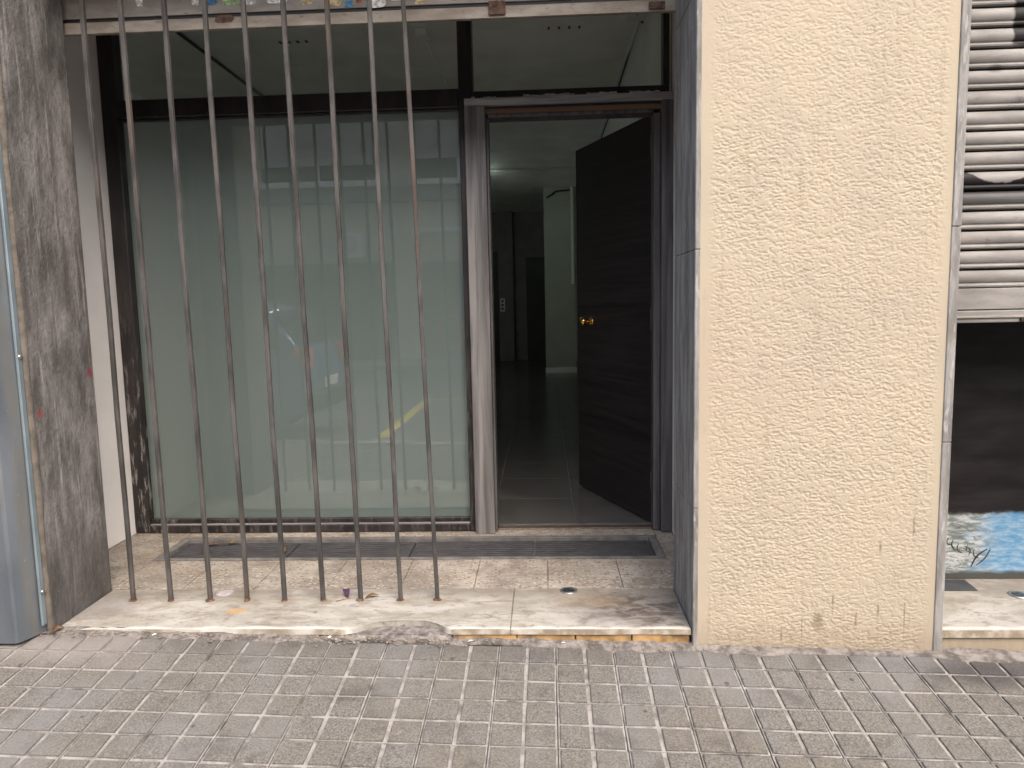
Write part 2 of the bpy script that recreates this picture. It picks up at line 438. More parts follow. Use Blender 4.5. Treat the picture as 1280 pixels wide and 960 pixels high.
# street opposite
plain("opposite_stone", (.60, .555, .46), .9, vary=.15, scale=1.2, bump=.2)
plain("opposite_band", (.24, .25, .215), .8, vary=.15, scale=2)
plain("blind_grey", (.55, .56, .52), .6, vary=.06, scale=2)
plain("white_paint", (.86, .86, .84), .5, vary=.03)
plain("garage_dark", (.10, .105, .10), .6, vary=.2, scale=3)
plain("green_shutter", (.17, .20, .19), .5, vary=.12, scale=3)
plain("red_spray", (.55, .12, .11), .7, vary=.25, scale=8)
plain("car_blue", (.10, .16, .36), .14, .1, vary=.05)
MAT["car_blue"].node_tree.nodes["Principled BSDF"].inputs["Coat Weight"].default_value = 1
plain("tail_red", (.8, .13, .05), .15, vary=.05)
plain("tyre", (.018, .018, .018), .85, vary=.2)

# ------------------------------------------------------------------ mesh helpers
def mesh_obj(name, bm, mat, parent=None, smooth=False, mats=None):
    me = bpy.data.meshes.new(name)
    bmesh.ops.recalc_face_normals(bm, faces=bm.faces)
    bm.to_mesh(me)
    bm.free()
    return place(name, me, mat, parent, smooth, mats)

def place(name, me, mat, parent=None, smooth=False, mats=None):
    n = len(me.vertices)
    co = np.empty(n * 3, np.float32)
    me.vertices.foreach_get("co", co)
    co = co.reshape(-1, 3)
    lo, hi = co.min(0), co.max(0)
    o0 = np.array([(lo[0] + hi[0]) / 2, (lo[1] + hi[1]) / 2, lo[2]], np.float32)
    me.vertices.foreach_set("co", (co - o0).ravel())
    me.update()
    for m_ in (mats or [mat]):
        me.materials.append(MAT[m_])
    if smooth:
        me.shade_smooth()
    o = bpy.data.objects.new(name, me)
    COL.objects.link(o)
    o.location = [float(v) for v in o0]
    if parent is not None:
        attach(o, parent)
    return o

def attach(o, parent):
    o.parent = parent
    o.matrix_parent_inverse = wmat(parent).inverted()

def wmat(o):
    m = o.matrix_basis.copy()
    if o.parent is not None:
        m = wmat(o.parent) @ o.matrix_parent_inverse @ m
    return m

def tag(o, label, cat, group=None, kind=None):
    if label: o["label"] = label
    if cat: o["category"] = cat
    if group: o["group"] = group
    if kind: o["kind"] = kind
    return o

def thing(name, loc, label, cat, group=None):
    e = bpy.data.objects.new(name, None)
    e.empty_display_size = .1
    e.location = loc
    COL.objects.link(e)
    return tag(e, label, cat, group)

def add_box(bm, x0, x1, y0, y1, z0, z1, bev=0, seg=1):
    vs = [bm.verts.new((x, y, z)) for x in (x0, x1) for y in (y0, y1) for z in (z0, z1)]
    q = ((0, 1, 3, 2), (4, 6, 7, 5), (0, 4, 5, 1), (2, 3, 7, 6), (0, 2, 6, 4), (1, 5, 7, 3))
    fs = [bm.faces.new([vs[i] for i in f]) for f in q]
    if bev:
        es = list({e for f in fs for e in f.edges})
        bmesh.ops.bevel(bm, geom=es, offset=bev, segments=seg, affect='EDGES', profile=.6)

def box(name, x0, x1, y0, y1, z0, z1, mat, parent=None, bev=0.0, seg=1, smooth=False):
    bm = bmesh.new()
    add_box(bm, x0, x1, y0, y1, z0, z1, bev, seg)
    return mesh_obj(name, bm, mat, parent, smooth)

def prism(name, pts, z0, z1, mat, parent=None, bev=0, tops=None):
    """pts: outline in XY, extruded from z0 to z1"""
    bm = bmesh.new()
    lo = [bm.verts.new((x, y, z0)) for x, y in pts]
    hi = [bm.verts.new((x, y, tops[i] if tops else z1)) for i, (x, y) in enumerate(pts)]
    n = len(pts)
    bm.faces.new(lo[::-1]); top = bm.faces.new(hi)
    for i in range(n):
        bm.faces.new((lo[i], lo[(i + 1) % n], hi[(i + 1) % n], hi[i]))
    if bev:
        bmesh.ops.bevel(bm, geom=list(top.edges), offset=bev, segments=2, affect='EDGES')
    return mesh_obj(name, bm, mat, parent)

def side_prism(name, pts, y0, y1, mat, parent=None, bev=0):
    """pts: outline in XZ, extruded along Y"""
    bm = bmesh.new()
    a = [bm.verts.new((x, y0, z)) for x, z in pts]
    b = [bm.verts.new((x, y1, z)) for x, z in pts]
    n = len(pts)
    f1 = bm.faces.new(a); f2 = bm.faces.new(b[::-1])
    for i in range(n):
        bm.faces.new((a[i], a[(i + 1) % n], b[(i + 1) % n], b[i]))
    if bev:
        bmesh.ops.bevel(bm, geom=list(f1.edges) + list(f2.edges), offset=bev, segments=2, affect='EDGES')
    return mesh_obj(name, bm, mat, parent)

def extrude_x(name, prof, x0, x1, mat, parent=None, close=True, smooth=False):
    """prof: closed outline in (y, z), extruded along X"""
    bm = bmesh.new()
    a = [bm.verts.new((x0, y, z)) for y, z in prof]
    b = [bm.verts.new((x1, y, z)) for y, z in prof]
    n = len(prof)
    for i in range(n):
        bm.faces.new((a[i], a[(i + 1) % n], b[(i + 1) % n], b[i]))
    bm.faces.new(a); bm.faces.new(b[::-1])
    return mesh_obj(name, bm, mat, parent, smooth)

def tube(name, pts, r, mat, parent=None, n=8):
    bm = bmesh.new()
    rings = []
    P = [Vector(q) for q in pts]
    for i, q in enumerate(P):
        d = (P[min(i + 1, len(P) - 1)] - P[max(i - 1, 0)]).normalized()
        s = d.cross(Vector((0, 0, 1)))
        if s.length < .01: s = Vector((1, 0, 0))
        s.normalize(); t = d.cross(s)
        rings.append([bm.verts.new(q + r * (math.cos(2 * math.pi * k / n) * s + math.sin(2 * math.pi * k / n) * t)) for k in range(n)])
    for a, b in zip(rings, rings[1:]):
        for k in range(n):
            bm.faces.new((a[k], a[(k + 1) % n], b[(k + 1) % n], b[k]))
    bm.faces.new(rings[0]); bm.faces.new(rings[-1][::-1])
    return mesh_obj(name, bm, mat, parent, True)

def lathe(name, prof, origin, axis, mat, parent=None, n=20, smooth=True):
    """prof: (radius, distance along axis)"""
    ax = Vector(axis).normalized()
    s = ax.orthogonal().normalized(); t = ax.cross(s)
    bm = bmesh.new()
    o = Vector(origin); rings = []
    for r, h in prof:
        rings.append([bm.verts.new(o + ax * h + max(r, 1e-4) * (math.cos(2 * math.pi * k / n) * s + math.sin(2 * math.pi * k / n) * t)) for k in range(n)])
    for a, b in zip(rings, rings[1:]):
        for k in range(n):
            bm.faces.new((a[k], a[(k + 1) % n], b[(k + 1) % n], b[k]))
    bm.faces.new(rings[0][::-1]); bm.faces.new(rings[-1])
    return mesh_obj(name, bm, mat, parent, smooth)

def fnoise(shape, sx, sy, seed):
    """smooth gaussian noise, unit variance; sx, sy in samples"""
    r = np.random.default_rng(seed).standard_normal(shape)
    fy = np.fft.fftfreq(shape[0])[:, None]; fx = np.fft.fftfreq(shape[1])[None, :]
    k = np.exp(-2 * (math.pi ** 2) * ((fx * sx) ** 2 + (fy * sy) ** 2))
    a = np.real(np.fft.ifft2(np.fft.fft2(r) * k))
    return a / a.std()

def grid_mesh(name, V, nu, nv):
    """V: (nu*nv,3) vertices, row-major v then u"""
    me = bpy.data.meshes.new(name)
    i = np.arange(nu * nv).reshape(nv, nu)
    q = np.stack([i[:-1, :-1], i[:-1, 1:], i[1:, 1:], i[1:, :-1]], -1).reshape(-1, 4)
    me.vertices.add(nu * nv); me.vertices.foreach_set("co", V.astype(np.float32).ravel())
    me.loops.add(q.size); me.loops.foreach_set("vertex_index", q.ravel().astype(np.int32))
    me.polygons.add(len(q)); me.polygons.foreach_set("loop_start", (np.arange(len(q)) * 4).astype(np.int32))
    me.update(calc_edges=True)
    return me

GX, GY = -.0242, .106                 # fall of the pavement
def gz(x, y=0.0): return GX * x + GY * y

# ------------------------------------------------------------------ pavement
ex = Vector((math.cos(-.0039), math.sin(-.0039), 0)); ex.z = gz(ex.x, ex.y); ex.normalize()
nrm = Vector((-GX, -GY, 1)).normalized()
ey = nrm.cross(ex)
PM = Matrix((ex, ey, nrm)).transposed().to_4x4()
PITCH_V = .2 * 1.0056
JU, JV = -.2965, -.1283               # one joint crossing of the tile grid
def flat(name, u0, u1, v0, v1, w, mat):
    """a sheet given in pavement coordinates"""
    bm = bmesh.new()
    bm.faces.new([bm.verts.new((u, v, w)) for u, v in ((u0, v0), (u1, v0), (u1, v1), (u0, v1))])
    return bm
bm = bmesh.new()
add_box(bm, -40, 40, -3.02, .05, -.2, -.013)
me = bpy.data.meshes.new("pavement"); bmesh.ops.recalc_face_normals(bm, faces=bm.faces); bm.to_mesh(me); bm.free()
me.materials.append(MAT["joint_dirt"])
pavement = bpy.data.objects.new("pavement", me)
pavement.matrix_world = PM
COL.objects.link(pavement)
pavement["kind"] = "structure"

def tile_mesh(rows, seed, bmx=None, off=(0, 0), step=2):
    """a paving tile: thin slab with two pads across and `rows` pads deep; local origin at its front-left corner"""
    rr = random.Random(seed)
    bm = bmx or bmesh.new()
    W, D = .2, PITCH_V / 2 * rows
    g_ = .0016
    ox, oy = off
    def quadbox(x0, x1, y0, y1, z0, z1, mi, jig=0., bev=0.):
        jx = [rr.uniform(-jig, jig) for _ in range(8)]
        c4 = ((x0 + jx[0], y0 + jx[1]), (x1 + jx[2], y0 + jx[3]), (x1 + jx[4], y1 + jx[5]), (x0 + jx[6], y1 + jx[7]))
        lo = [bm.verts.new((ox + x, oy + y, z0)) for x, y in c4]
        cx, cy = (x0 + x1) / 2, (y0 + y1) / 2
        def ring(k, zz):
            return [bm.verts.new((ox + x + (cx - x) / abs(cx - x) * k, oy + y + (cy - y) / abs(cy - y) * k, zz)) for x, y in c4]
        rings = [lo]
        if bev:
            rings += [ring(.0008, z1 - bev), ring(.0032, z1)]
        else:
            rings.append(ring(0, z1))
        for a, b in zip(rings, rings[1:]):
            for i in range(4):
                f = bm.faces.new((a[i], a[(i + 1) % 4], b[(i + 1) % 4], b[i])); f.material_index = mi
        f = bm.faces.new(rings[-1]); f.material_index = mi
    quadbox(g_, W - g_, g_, D - g_, -.03, -.006, 1, .0008)
    for i in range(2):
        for j in range(rows):
            e = .0062
            x0 = .1 * i + e; x1 = .1 * (i + 1) - e
            y0 = PITCH_V / 2 * j + e; y1 = PITCH_V / 2 * (j + 1) - e
            quadbox(x0, x1, y0, y1, -.0062, 0, 0, .0015, .0014)
    return bm
def finish_tile(bm, name):
    me = bpy.data.meshes.new(name)
    bm.to_mesh(me); bm.free()
    me.materials.append(MAT["paving_pad"]); me.materials.append(MAT["paving_groove"])
    return me
full = [finish_tile(tile_mesh(2, s), "paving_tile") for s in range(6)]
half = [finish_tile(tile_mesh(1, 20 + s), "paving_tile") for s in range(4)]
rt = random.Random(3)
NROW = 5
for i in range(-15, 11):
    for j in range(0, NROW + 1):
        me = rt.choice(half) if j == 0 else rt.choice(full)
        o = bpy.data.objects.new("paving_tile", me)
        COL.objects.link(o)
        o.parent = pavement
        o.location = (JU + .2 * i, JV - PITCH_V * j, rt.uniform(-.0012, .0012))
        o.rotation_euler = (rt.uniform(-.004, .004), rt.uniform(-.004, .004), rt.uniform(-.003, .003))
bm = bmesh.new()
for i in range(-45, 40):
    for j in range(0, 15):
        if -15 <= i < 11 and j <= NROW: continue
        tile_mesh(1 if j == 0 else 2, i * 31 + j, bm, (JU + .2 * i, JV - PITCH_V * j))
o = bpy.data.objects.new("outer_paving", finish_tile(bm, "outer_paving"))
COL.objects.link(o); o.parent = pavement; o["kind"] = "stuff"

# ragged mortar fillet between tiles and facade
nu, nv = 900, 14
U = np.linspace(-4.2, 2.6, nu)
front = -.034 + .010 * fnoise((1, nu), 12, 1, 5)[0] + .005 * fnoise((1, nu), 2.5, 1, 6)[0]
front = np.where(U > .2, front - .012, front)
T = np.linspace(0, 1, nv)[:, None]
Yg = front[None, :] * (1 - T) + .012 * T
H = .0012 + .004 * np.sin(np.clip(T * 1.3, 0, 1) * math.pi / 2) + .0016 * fnoise((nv, nu), 2.2, 1.2, 8) * np.clip(T * 3, 0, 1)
H[0] = -.009
Vv = np.stack([np.broadcast_to(U, (nv, nu)), Yg, H], -1).reshape(-1, 3)
Vv = Vv @ np.array([list(ex), list(ey), list(nrm)])
me = grid_mesh("mortar_fillet", Vv, nu, nv)
o = place("mortar_fillet", me, "joint_mortar", pavement, True)

# grit and crumbs lying along the foot of the facade
bm = bmesh.new()
rg = random.Random(11)
for k in range(420):
    x = rg.choice((rg.uniform(-2.45, .1), rg.uniform(-1.4, -.8), rg.uniform(-2.5, -1.2)))
    y = -abs(rg.gauss(0, .022)) - .002
    s = rg.uniform(.0012, .0045) * (1.3 if rg.random() < .1 else 1)
    bmesh.ops.create_icosphere(bm, subdivisions=1, radius=s, matrix=Matrix.Translation((x, y, gz(x, y) + .004 + s * .4)) @ Matrix.Rotation(rg.uniform(0, 6), 4, 'Z') @ Matrix.Diagonal((1.5, 1, .7, 1)))
o = mesh_obj("grit", bm, "grit")
tag(o, "loose grit and crumbs along the foot of the facade", "grit", kind="stuff")

# road, kerb, far pavement
zr = gz(0, -3.2) - .03
def sheet(name, x0, x1, y0, y1, z, mat):
    bm = bmesh.new()
    bm.faces.new([bm.verts.new((x, y, z)) for x, y in ((x0, y0), (x1, y0), (x1, y1), (x0, y1))])
    o = mesh_obj(name, bm, mat); o["kind"] = "structure"; return o
sheet("ground", -200, 200, -200, 200, zr - .9, "asphalt")
box("road", -60, 60, -13.4, -3.2, zr - .3, zr, "asphalt")["kind"] = "structure"
kerb = box("kerb", -40, 40, -3.2, -3.035, zr - .25, zr + .01, "asphalt"); kerb["kind"] = "structure"
for k in range(-14, 14):
    x0 = k * 1.0
    o = box("kerb_stone", x0 + .003, x0 + .997, -3.19, -3.03, gz(x0 + .5, -3.03) - .3, gz(x0 + .5, -3.03) - .004, "kerb_stone", kerb, .012)
box("far_pavement", -60, 60, -15.6, -13.4, zr - .3, zr + .12, "kerb_stone")["kind"] = "structure"
mk = sheet("bay_marking", -2.58, 8, -7.46, -7.34, zr + .004, "road_yellow")
sheet("bay_marking", -2.6, -2.46, -7.34, -3.9, zr + .004, "road_yellow")

# ------------------------------------------------------------------ building shell
ZT = 2.62
B = thing("shop_building", (0, 0, 0), "cream rendered building with grey stone edged piers and two shop bays", "building")
# dragged cream render on the pier between the bays: a real relief
X0, X1, Z0, Z1, s = .004, .815, -.06, 2.66, .0022
nu, nv = int((X1 - X0) / s), int((Z1 - Z0) / s)
a = fnoise((nv, nu), 1.55, .85, 1); b = fnoise((nv, nu), .9, .6, 2); c_ = fnoise((nv, nu), 6, 3.5, 3)
rel = np.tanh((a + .5 * b + .35 * c_ + .45) * 1.35)
amp = .88 + .13 * np.clip(fnoise((nv, nu), 50, 40, 4), -1.6, 1.6)
uu = (np.arange(nu) * s)[None, :]; edge = np.clip(np.minimum(uu - .022, (X1 - X0) - uu - .016) / .03, 0, 1)
zz_ = (np.arange(nv) * s)[:, None]
h = rel * amp * .00105 * edge
gxx, gzz = np.meshgrid(np.linspace(X0, X1, nu), np.linspace(Z0, Z1, nv))
me = grid_mesh("rendered_pier", np.stack([gxx, -.004 - h, gzz], -1).reshape(-1, 3), nu, nv)
wall = place("rendered_pier", me, "cream_render", B, True)
wall["label"] = "cream dragged render on the pier between the two bays"
box("pier_core", .004, .815, .002, .366, -.3, ZT, "cream_smooth", B)
box("pier_back", .1135, .815, .3665, 1.2, -.3, ZT, "cream_smooth", B)
def strip(x0, x1, y0, y1, z0, z1):
    """stone edging in lengths, each its own piece"""
    z = z0; r_ = random.Random(int(x0 * 1000))
    while z < z1 - .01:
        zt = min(z1, z + r_.uniform(.62, .9))
        box("edge_stone", x0 + r_.uniform(-.0008, .0008), x1, y0 + r_.uniform(-.0012, .0012), y1, z + .0012, zt, "slate_strip", B, .0025)
        z = zt
strip(-.014, .0035, -.008, .365, -.15, ZT)
strip(.8155, .846, -.008, .30, -.15, ZT)
# left pier
box("concrete_pier", -2.60, -2.345, .0, .365, -.2, ZT, "old_concrete", B, .008, 2)
bm = bmesh.new()
re_ = random.Random(8); prev = None; z = -.08; wv = .012
while z < ZT:
    wv = min(.014, max(.001, wv + re_.uniform(-.006, .006)))
    ring = [bm.verts.new(q) for q in ((-2.361, -.0118, z), (-2.353, -.0115 - re_.uniform(0, .001), z), (-2.3442, -.004, z), (-2.3435, -.004 + wv, z), (-2.352, .03, z), (-2.361, .01, z))]
    if prev:
        for k in range(6): bm.faces.new((prev[k], prev[(k + 1) % 6], ring[(k + 1) % 6], ring[k]))
    prev = ring; z += re_.uniform(.03, .07)
mesh_obj("mortar_edge", bm, "tan_mortar", B, True)
box("left_wall", -30, -2.60, .002, .365, -.2, ZT, "cream_smooth", B)
box("left_return", -2.9, -2.668, .365, 1.17, -.2, 3.2, "interior_plaster", B)
box("side_board", -2.668, -2.655, .368, 1.088, .074, 2.80, "white_board", B, .002)
box("side_board", .1, .112, .368, 1.075, .074, 2.80, "white_board", B, .002)
box("right_return", .112, .8, .37, 1.2, ZT, 3.2, "interior_plaster", B)
box("lintel", -30, 30, .0, .36, ZT, 3.3, "cream_smooth", B)
box("upper_wall", -30, 30, .01, .5, 3.3, 10.5, "cream_smooth", B)
box("shutter_housing", -2.9, .8, .52, 1.16, 2.86, 3.3, "interior_plaster", B)
box("right_wall", 3.4, 30, 0, .365, -.6, ZT, "cream_smooth", B)
box("right_bay_back", .846, 3.4, .47, .6, -.3, ZT, "cream_smooth", B)
box("right_bay_soffit", .846, 3.4, .36, .6, ZT, 3.3, "cream_smooth", B)
box("slab_above", -30, 30, .36, 13.2, 3.35, 3.6, "interior_plaster", B)

# ------------------------------------------------------------------ door step of the left bay
D = thing("door_step", (-1.17, .5, 0), "worn cream marble and terrazzo doorstep with chipped front edge under the grille", "doorstep")
chip = [(-1.262, 0), (-1.24, .008), (-1.22, .016), (-1.195, .035), (-1.162, .058), (-1.12, .071), (-1.07, .077), (-1.01, .072), (-.96, .066), (-.925, .048), (-.905, .026), (-.885, .010), (-.866, 0)]
rj = random.Random(5)
fr = []
x = -2.338
while x < -1.28:
    fr.append((x, rj.uniform(0, .0035) - (.0 if not -1.78 < x < -1.70 else -.008))); x += rj.uniform(.03, .06)
fr += chip
x = -.84
while x < -.665:
    fr.append((x, rj.uniform(0, .003))); x += rj.uniform(.03, .05)
def slab_top(y): return .0605 + .013 * y
def sill_piece(name, pts, mat, thick=.021, lift=0.0, bev=.0025):
    return prism(name, pts, .0605 - thick, .07, mat, D, bev, [slab_top(y) + lift for x, y in pts])
sill_piece("marble_slab", fr + [(-.659, .001), (-.659, .362), (-2.338, .362)], "worn_marble")
fr2 = [(-.657, .001)]
x = -.62
while x < -.05:
    fr2.append((x, rj.uniform(0, .003))); x += rj.uniform(.04, .07)
sill_piece("marble_slab", fr2 + [(-.0175, .0), (-.0175, .362), (-.657, .362)], "worn_marble", lift=-.0008)
# rough cement showing in the broken edge
nu, nv = 90, 24
uu = np.linspace(-1.275, -.85, nu); vv = np.linspace(-.012, .095, nv)
gx_, gy_ = np.meshgrid(uu, vv)
hz = .030 + .005 * fnoise((nv, nu), 4, 3, 31) + .004 * fnoise((nv, nu), 1.3, 1.2, 32)
hz = np.minimum(hz, .054); hz[0] = .015
me = grid_mesh("broken_cement", np.stack([gx_, gy_, hz], -1).reshape(-1, 3), nu, nv)
place("broken_cement", me, "broken_cement", D, True)
box("step_bed", -2.338, -.0185, .03, .362, -.12, .0385, "broken_cement", D)
rb = random.Random(9)
x = -.868
while x < -.03:
    x1 = min(-.02, x + rb.uniform(.2, .27))
    box("riser_brick", x + .002, x1 - .002, .006 + rb.uniform(0, .003), .03, -.02, .037, "yellow_brick", D, .002)
    x = x1
box("riser_cement", -2.338, -.87, .012, .03, -.02, .0385, "broken_cement", D)
# terrazzo tiles behind the marble
x = -2.655
while x < .09:
    x1 = min(.099, x + .305)
    sill_piece("terrazzo_tile", [(x + .0012, .3645), (x1 - .0012, .3645), (x1 - .0012, .683), (x + .0012, .683)], "terrazzo", lift=rb.uniform(-.0008, .0008), bev=.0012)
    x = x1
sill_piece("terrazzo_edge", [(-2.655, .685), (-2.358, .685), (-2.358, 1.09), (-2.655, 1.09)], "terrazzo")
sill_piece("terrazzo_edge", [(.013, .685), (.099, .685), (.099, 1.09), (.013, 1.09)], "terrazzo")
sill_piece("terrazzo_edge", [(-2.356, 1.004), (.011, 1.004), (.011, 1.10), (-2.356, 1.10)], "terrazzo")
zc = slab_top(.85)
box("mat_well", -2.356, .011, .686, 1.003, .01, .046, "grey_stone_trim", D)
for (a0, a1, b0, b1) in ((-2.355, .010, .687, .709), (-2.355, .010, .972, 1.002), (-2.355, -2.318, .71, .971), (-.028, .010, .71, .971)):
    box("well_trim", a0, a1, b0, b1, .046, zc + .003, "grey_stone_trim", D, .002)
ends = [-2.314, -1.742, -1.163, -.582, -.032]
for a0, a1 in zip(ends, ends[1:]):
    prof = [(.712, .0465)]
    yy = .714
    zt = zc - .009 + rb.uniform(-.001, .001)
    while yy < .94:
        prof += [(yy, zt), (yy + .017, zt), (yy + .019, zt - .006), (yy + .0255, zt - .006)]
        yy += .0275
    prof += [(.966, .0465)]
    o = extrude_x("ribbed_mat", prof, a0 + .005, a1 - .005, "rubber_mat", D)
# recessed step light, and an old blanked-off one
lathe("light_rim", [(.034, 0), (.034, .004), (.027, .0055), (.025, .002), (.0, .002)], (-.437, .335, slab_top(.335) - .001), (0, 0, 1), "steel", D, 28)
lathe("light_lens", [(.0245, 0), (.0245, .0025), (.01, .0035), (.0, .0035)], (-.437, .335, slab_top(.335)), (0, 0, 1), "dark_glass", D, 24)
lathe("light_blank", [(.034, 0), (.034, .0018), (.031, .0026), (0, .0026)], (-1.846, .324, slab_top(.324) - .0008), (0, 0, 1), "mauve_blank", D, 28)

# ------------------------------------------------------------------ right bay: step, panel, shutter
R_ = thing("side_door_step", (1.9, .2, 0), "pale stained marble step below the blue and black painted panel", "doorstep")
prism("marble_slab", [(.848, .0), (3.39, .0), (3.39, .45), (.848, .45)], .028, .06, "worn_marble", R_, .003, [.058, .058, .066, .066])
box("step_riser", .848, 3.39, .012, .44, -.25, .0275, "cream_render", R_)
prism("threshold_plate", [(1.005, .322), (1.157, .322), (1.167, .43), (1.005, .43)], .0655, .0675, "dark_plate", R_)
lathe("light_rim", [(.036, 0), (.036, .004), (.028, .0055), (.026, .002), (0, .002)], (1.288, .283, .0625), (0, 0, 1), "steel", R_, 28)
lathe("light_lens", [(.0255, 0), (.0255, .0025), (.01, .0035), (0, .0035)], (1.288, .283, .0635), (0, 0, 1), "dark_glass", R_, 24)
Pn = box("painted_panel", .847, 3.39, .437, .465, .067, 2.6, "painted_panel", None, .001)
tag(Pn, "black panel with a blue and white painted band along its foot", "panel")
def ribbon(name, pts, w, mat, parent):
    bm = bmesh.new()
    L = []
    for i, (x, z) in enumerate(pts):
        a_, b_ = pts[max(0, i - 1)], pts[min(len(pts) - 1, i + 1)]
        t = Vector((b_[0] - a_[0], 0, b_[1] - a_[1])).normalized()
        nn = Vector((-t.z, 0, t.x)) * w * (.5 + .5 * math.sin(math.pi * (i + .5) / len(pts)))
        L.append((bm.verts.new(Vector((x, .4362, z)) + nn), bm.verts.new(Vector((x, .4362, z)) - nn)))
    for a_, b_ in zip(L, L[1:]):
        bm.faces.new((a_[0], a_[1], b_[1], b_[0]))
    return mesh_obj(name, bm, mat, parent)
def arc(x0, z0, x1, z1, bend, n=8):
    return [(x0 + (x1 - x0) * t - bend * (z1 - z0) * math.sin(math.pi * t), z0 + (z1 - z0) * t + bend * (x1 - x0) * math.sin(math.pi * t)) for t in [i / n for i in range(n + 1)]]
rs_ = random.Random(6)
for k in range(6):
    x = 1.098 + k * .021 + rs_.uniform(-.005, .005); z = .232 - k * .007 + rs_.uniform(-.012, .012)
    ribbon("spray_stroke", arc(x, z, x + rs_.uniform(.008, .022), z - rs_.uniform(.02, .05), rs_.uniform(-.5, .5)), rs_.uniform(.0014, .003), "black_paint", Pn)
ribbon("spray_stroke", arc(1.195, .118, 1.255, .192, .12), .0038, "black_paint", Pn)
ribbon("spray_stroke", arc(1.215, .125, 1.268, .196, -.1), .0028, "black_paint", Pn)

S2 = thing("roller_shutter", (1.9, .12, 1.12), "half lowered grey corrugated roller shutter with black spray paint", "shutter")
PZ = .0662
slat_prof = []
for k in range(9):
    t = k / 8
    slat_prof.append((.118 - .009 * math.sin(math.pi * t) ** .7, .062 - .043 * t))
slat_prof += [(.117, .0165), (.1125, .0155), (.110, .011), (.1115, .006), (.116, .0035), (.120, .002), (.120, .062)]
z = 1.235
nsl = 0
slat_me = None
while z < ZT:
    if slat_me is None:
        first = extrude_x("slat", [(y, zz + z) for y, zz in slat_prof], .8475, 3.38, "grey_slat", S2)
        slat_me = first.data
    else:
        o = bpy.data.objects.new("slat", slat_me); COL.objects.link(o)
        o.location = first.location + Vector((0, rb.uniform(-.0008, .0008), PZ * nsl)); attach(o, S2)
    z += PZ; nsl += 1
box("slat_plate", .8475, 3.38, .112, .12, 1.163, 1.236, "grey_slat", S2, .002)
box("bottom_rail", .8475, 3.38, .100, .128, 1.118, 1.160, "grey_slat", S2, .004, 2)
box("rail_lip", .8475, 3.38, .094, .0995, 1.134, 1.1415, "shutter_rail", S2, .001)
box("rail_lock", 1.115, 1.165, .092, .0995, 1.120, 1.133, "black_rubber", S2, .001)

# ------------------------------------------------------------------ raised shutter of the left bay
S1 = thing("raised_roller_shutter", (-1.2, .40, 2.3), "rolled up beige metal shutter rail with torn stickers above the glazing", "shutter")
prof = [(.384, .0), (.404, .0), (.404, .046), (.396, .046), (.384, .040)]
extrude_x("bottom_rail", [(y, zz + 2.2925) for y, zz in prof], -2.64, .098, "tan_rail", S1)
box("gap_shadow_strip", -2.64, .098, .4045, .412, 2.335, 2.47, "black_rubber", S1)  # black backing that stands in for the shadow between rail and plate
box("shutter_plate", -2.64, .098, .3985, .404, 2.3535, 2.47, "shutter_rail", S1, .001)
z = 2.473
while z < 2.85:
    extrude_x("slat", [(y + .282, zz + z - .0035) for y, zz in slat_prof], -2.64, .098, "shutter_rail", S1)
    z += PZ
box("rail_bracket", -.708, -.645, .374, .3835, 2.300, 2.350, "rust", S1, .002)
box("rail_bracket", -.11, -.05, .376, .3835, 2.298, 2.325, "rust", S1, .002)
def torn(name, cx, cz, w, h, mat, seed, y=.3978):
    r_ = random.Random(seed)
    pts = []
    for k in range(14):
        a_ = 2 * math.pi * k / 14
        ca, sa = math.cos(a_), math.sin(a_)
        m_ = max(abs(ca), abs(sa))
        pts.append((cx + ca / m_ * w / 2 * r_.uniform(.78, 1), cz + sa / m_ * h / 2 * r_.uniform(.78, 1)))
    return side_prism(name, pts, y - .0006, y, mat, S1)
for nm, cc in (("sticker_blue", (.05, .18, .33)), ("sticker_green", (.28, .40, .20)), ("sticker_white", (.62, .6, .57)), ("sticker_brown", (.26, .12, .05)), ("sticker_ochre", (.45, .36, .2))):
    plain(nm, cc, .6, vary=.55, scale=70)
for i, (cx, cz, w, h, m_) in enumerate(((-1.775, 2.405, .045, .04, "sticker_blue"), (-1.70, 2.40, .075, .04, "sticker_green"), (-1.84, 2.405, .03, .04, "sticker_white"), (-1.625, 2.398, .05, .04, "sticker_white"), (-1.52, 2.395, .09, .03, "sticker_white"), (-1.405, 2.386, .05, .03, "sticker_ochre"), (-1.30, 2.386, .06, .05, "sticker_ochre"), (-1.243, 2.368, .035, .028, "sticker_blue"), (-1.203, 2.382, .03, .035, "sticker_brown"), (-1.135, 2.374, .075, .05, "sticker_white"), (-1.06, 2.39, .05, .035, "sticker_white"), (-.965, 2.366, .05, .022, "sticker_ochre"), (-.93, 2.40, .07, .04, "sticker_white"), (-2.06, 2.41, .03, .04, "sticker_white"))):
    torn("sticker", cx, cz, w, h, m_, i)
torn("rust_patch", -1.725, 2.327, .085, .032, "rust", 77, .3838)

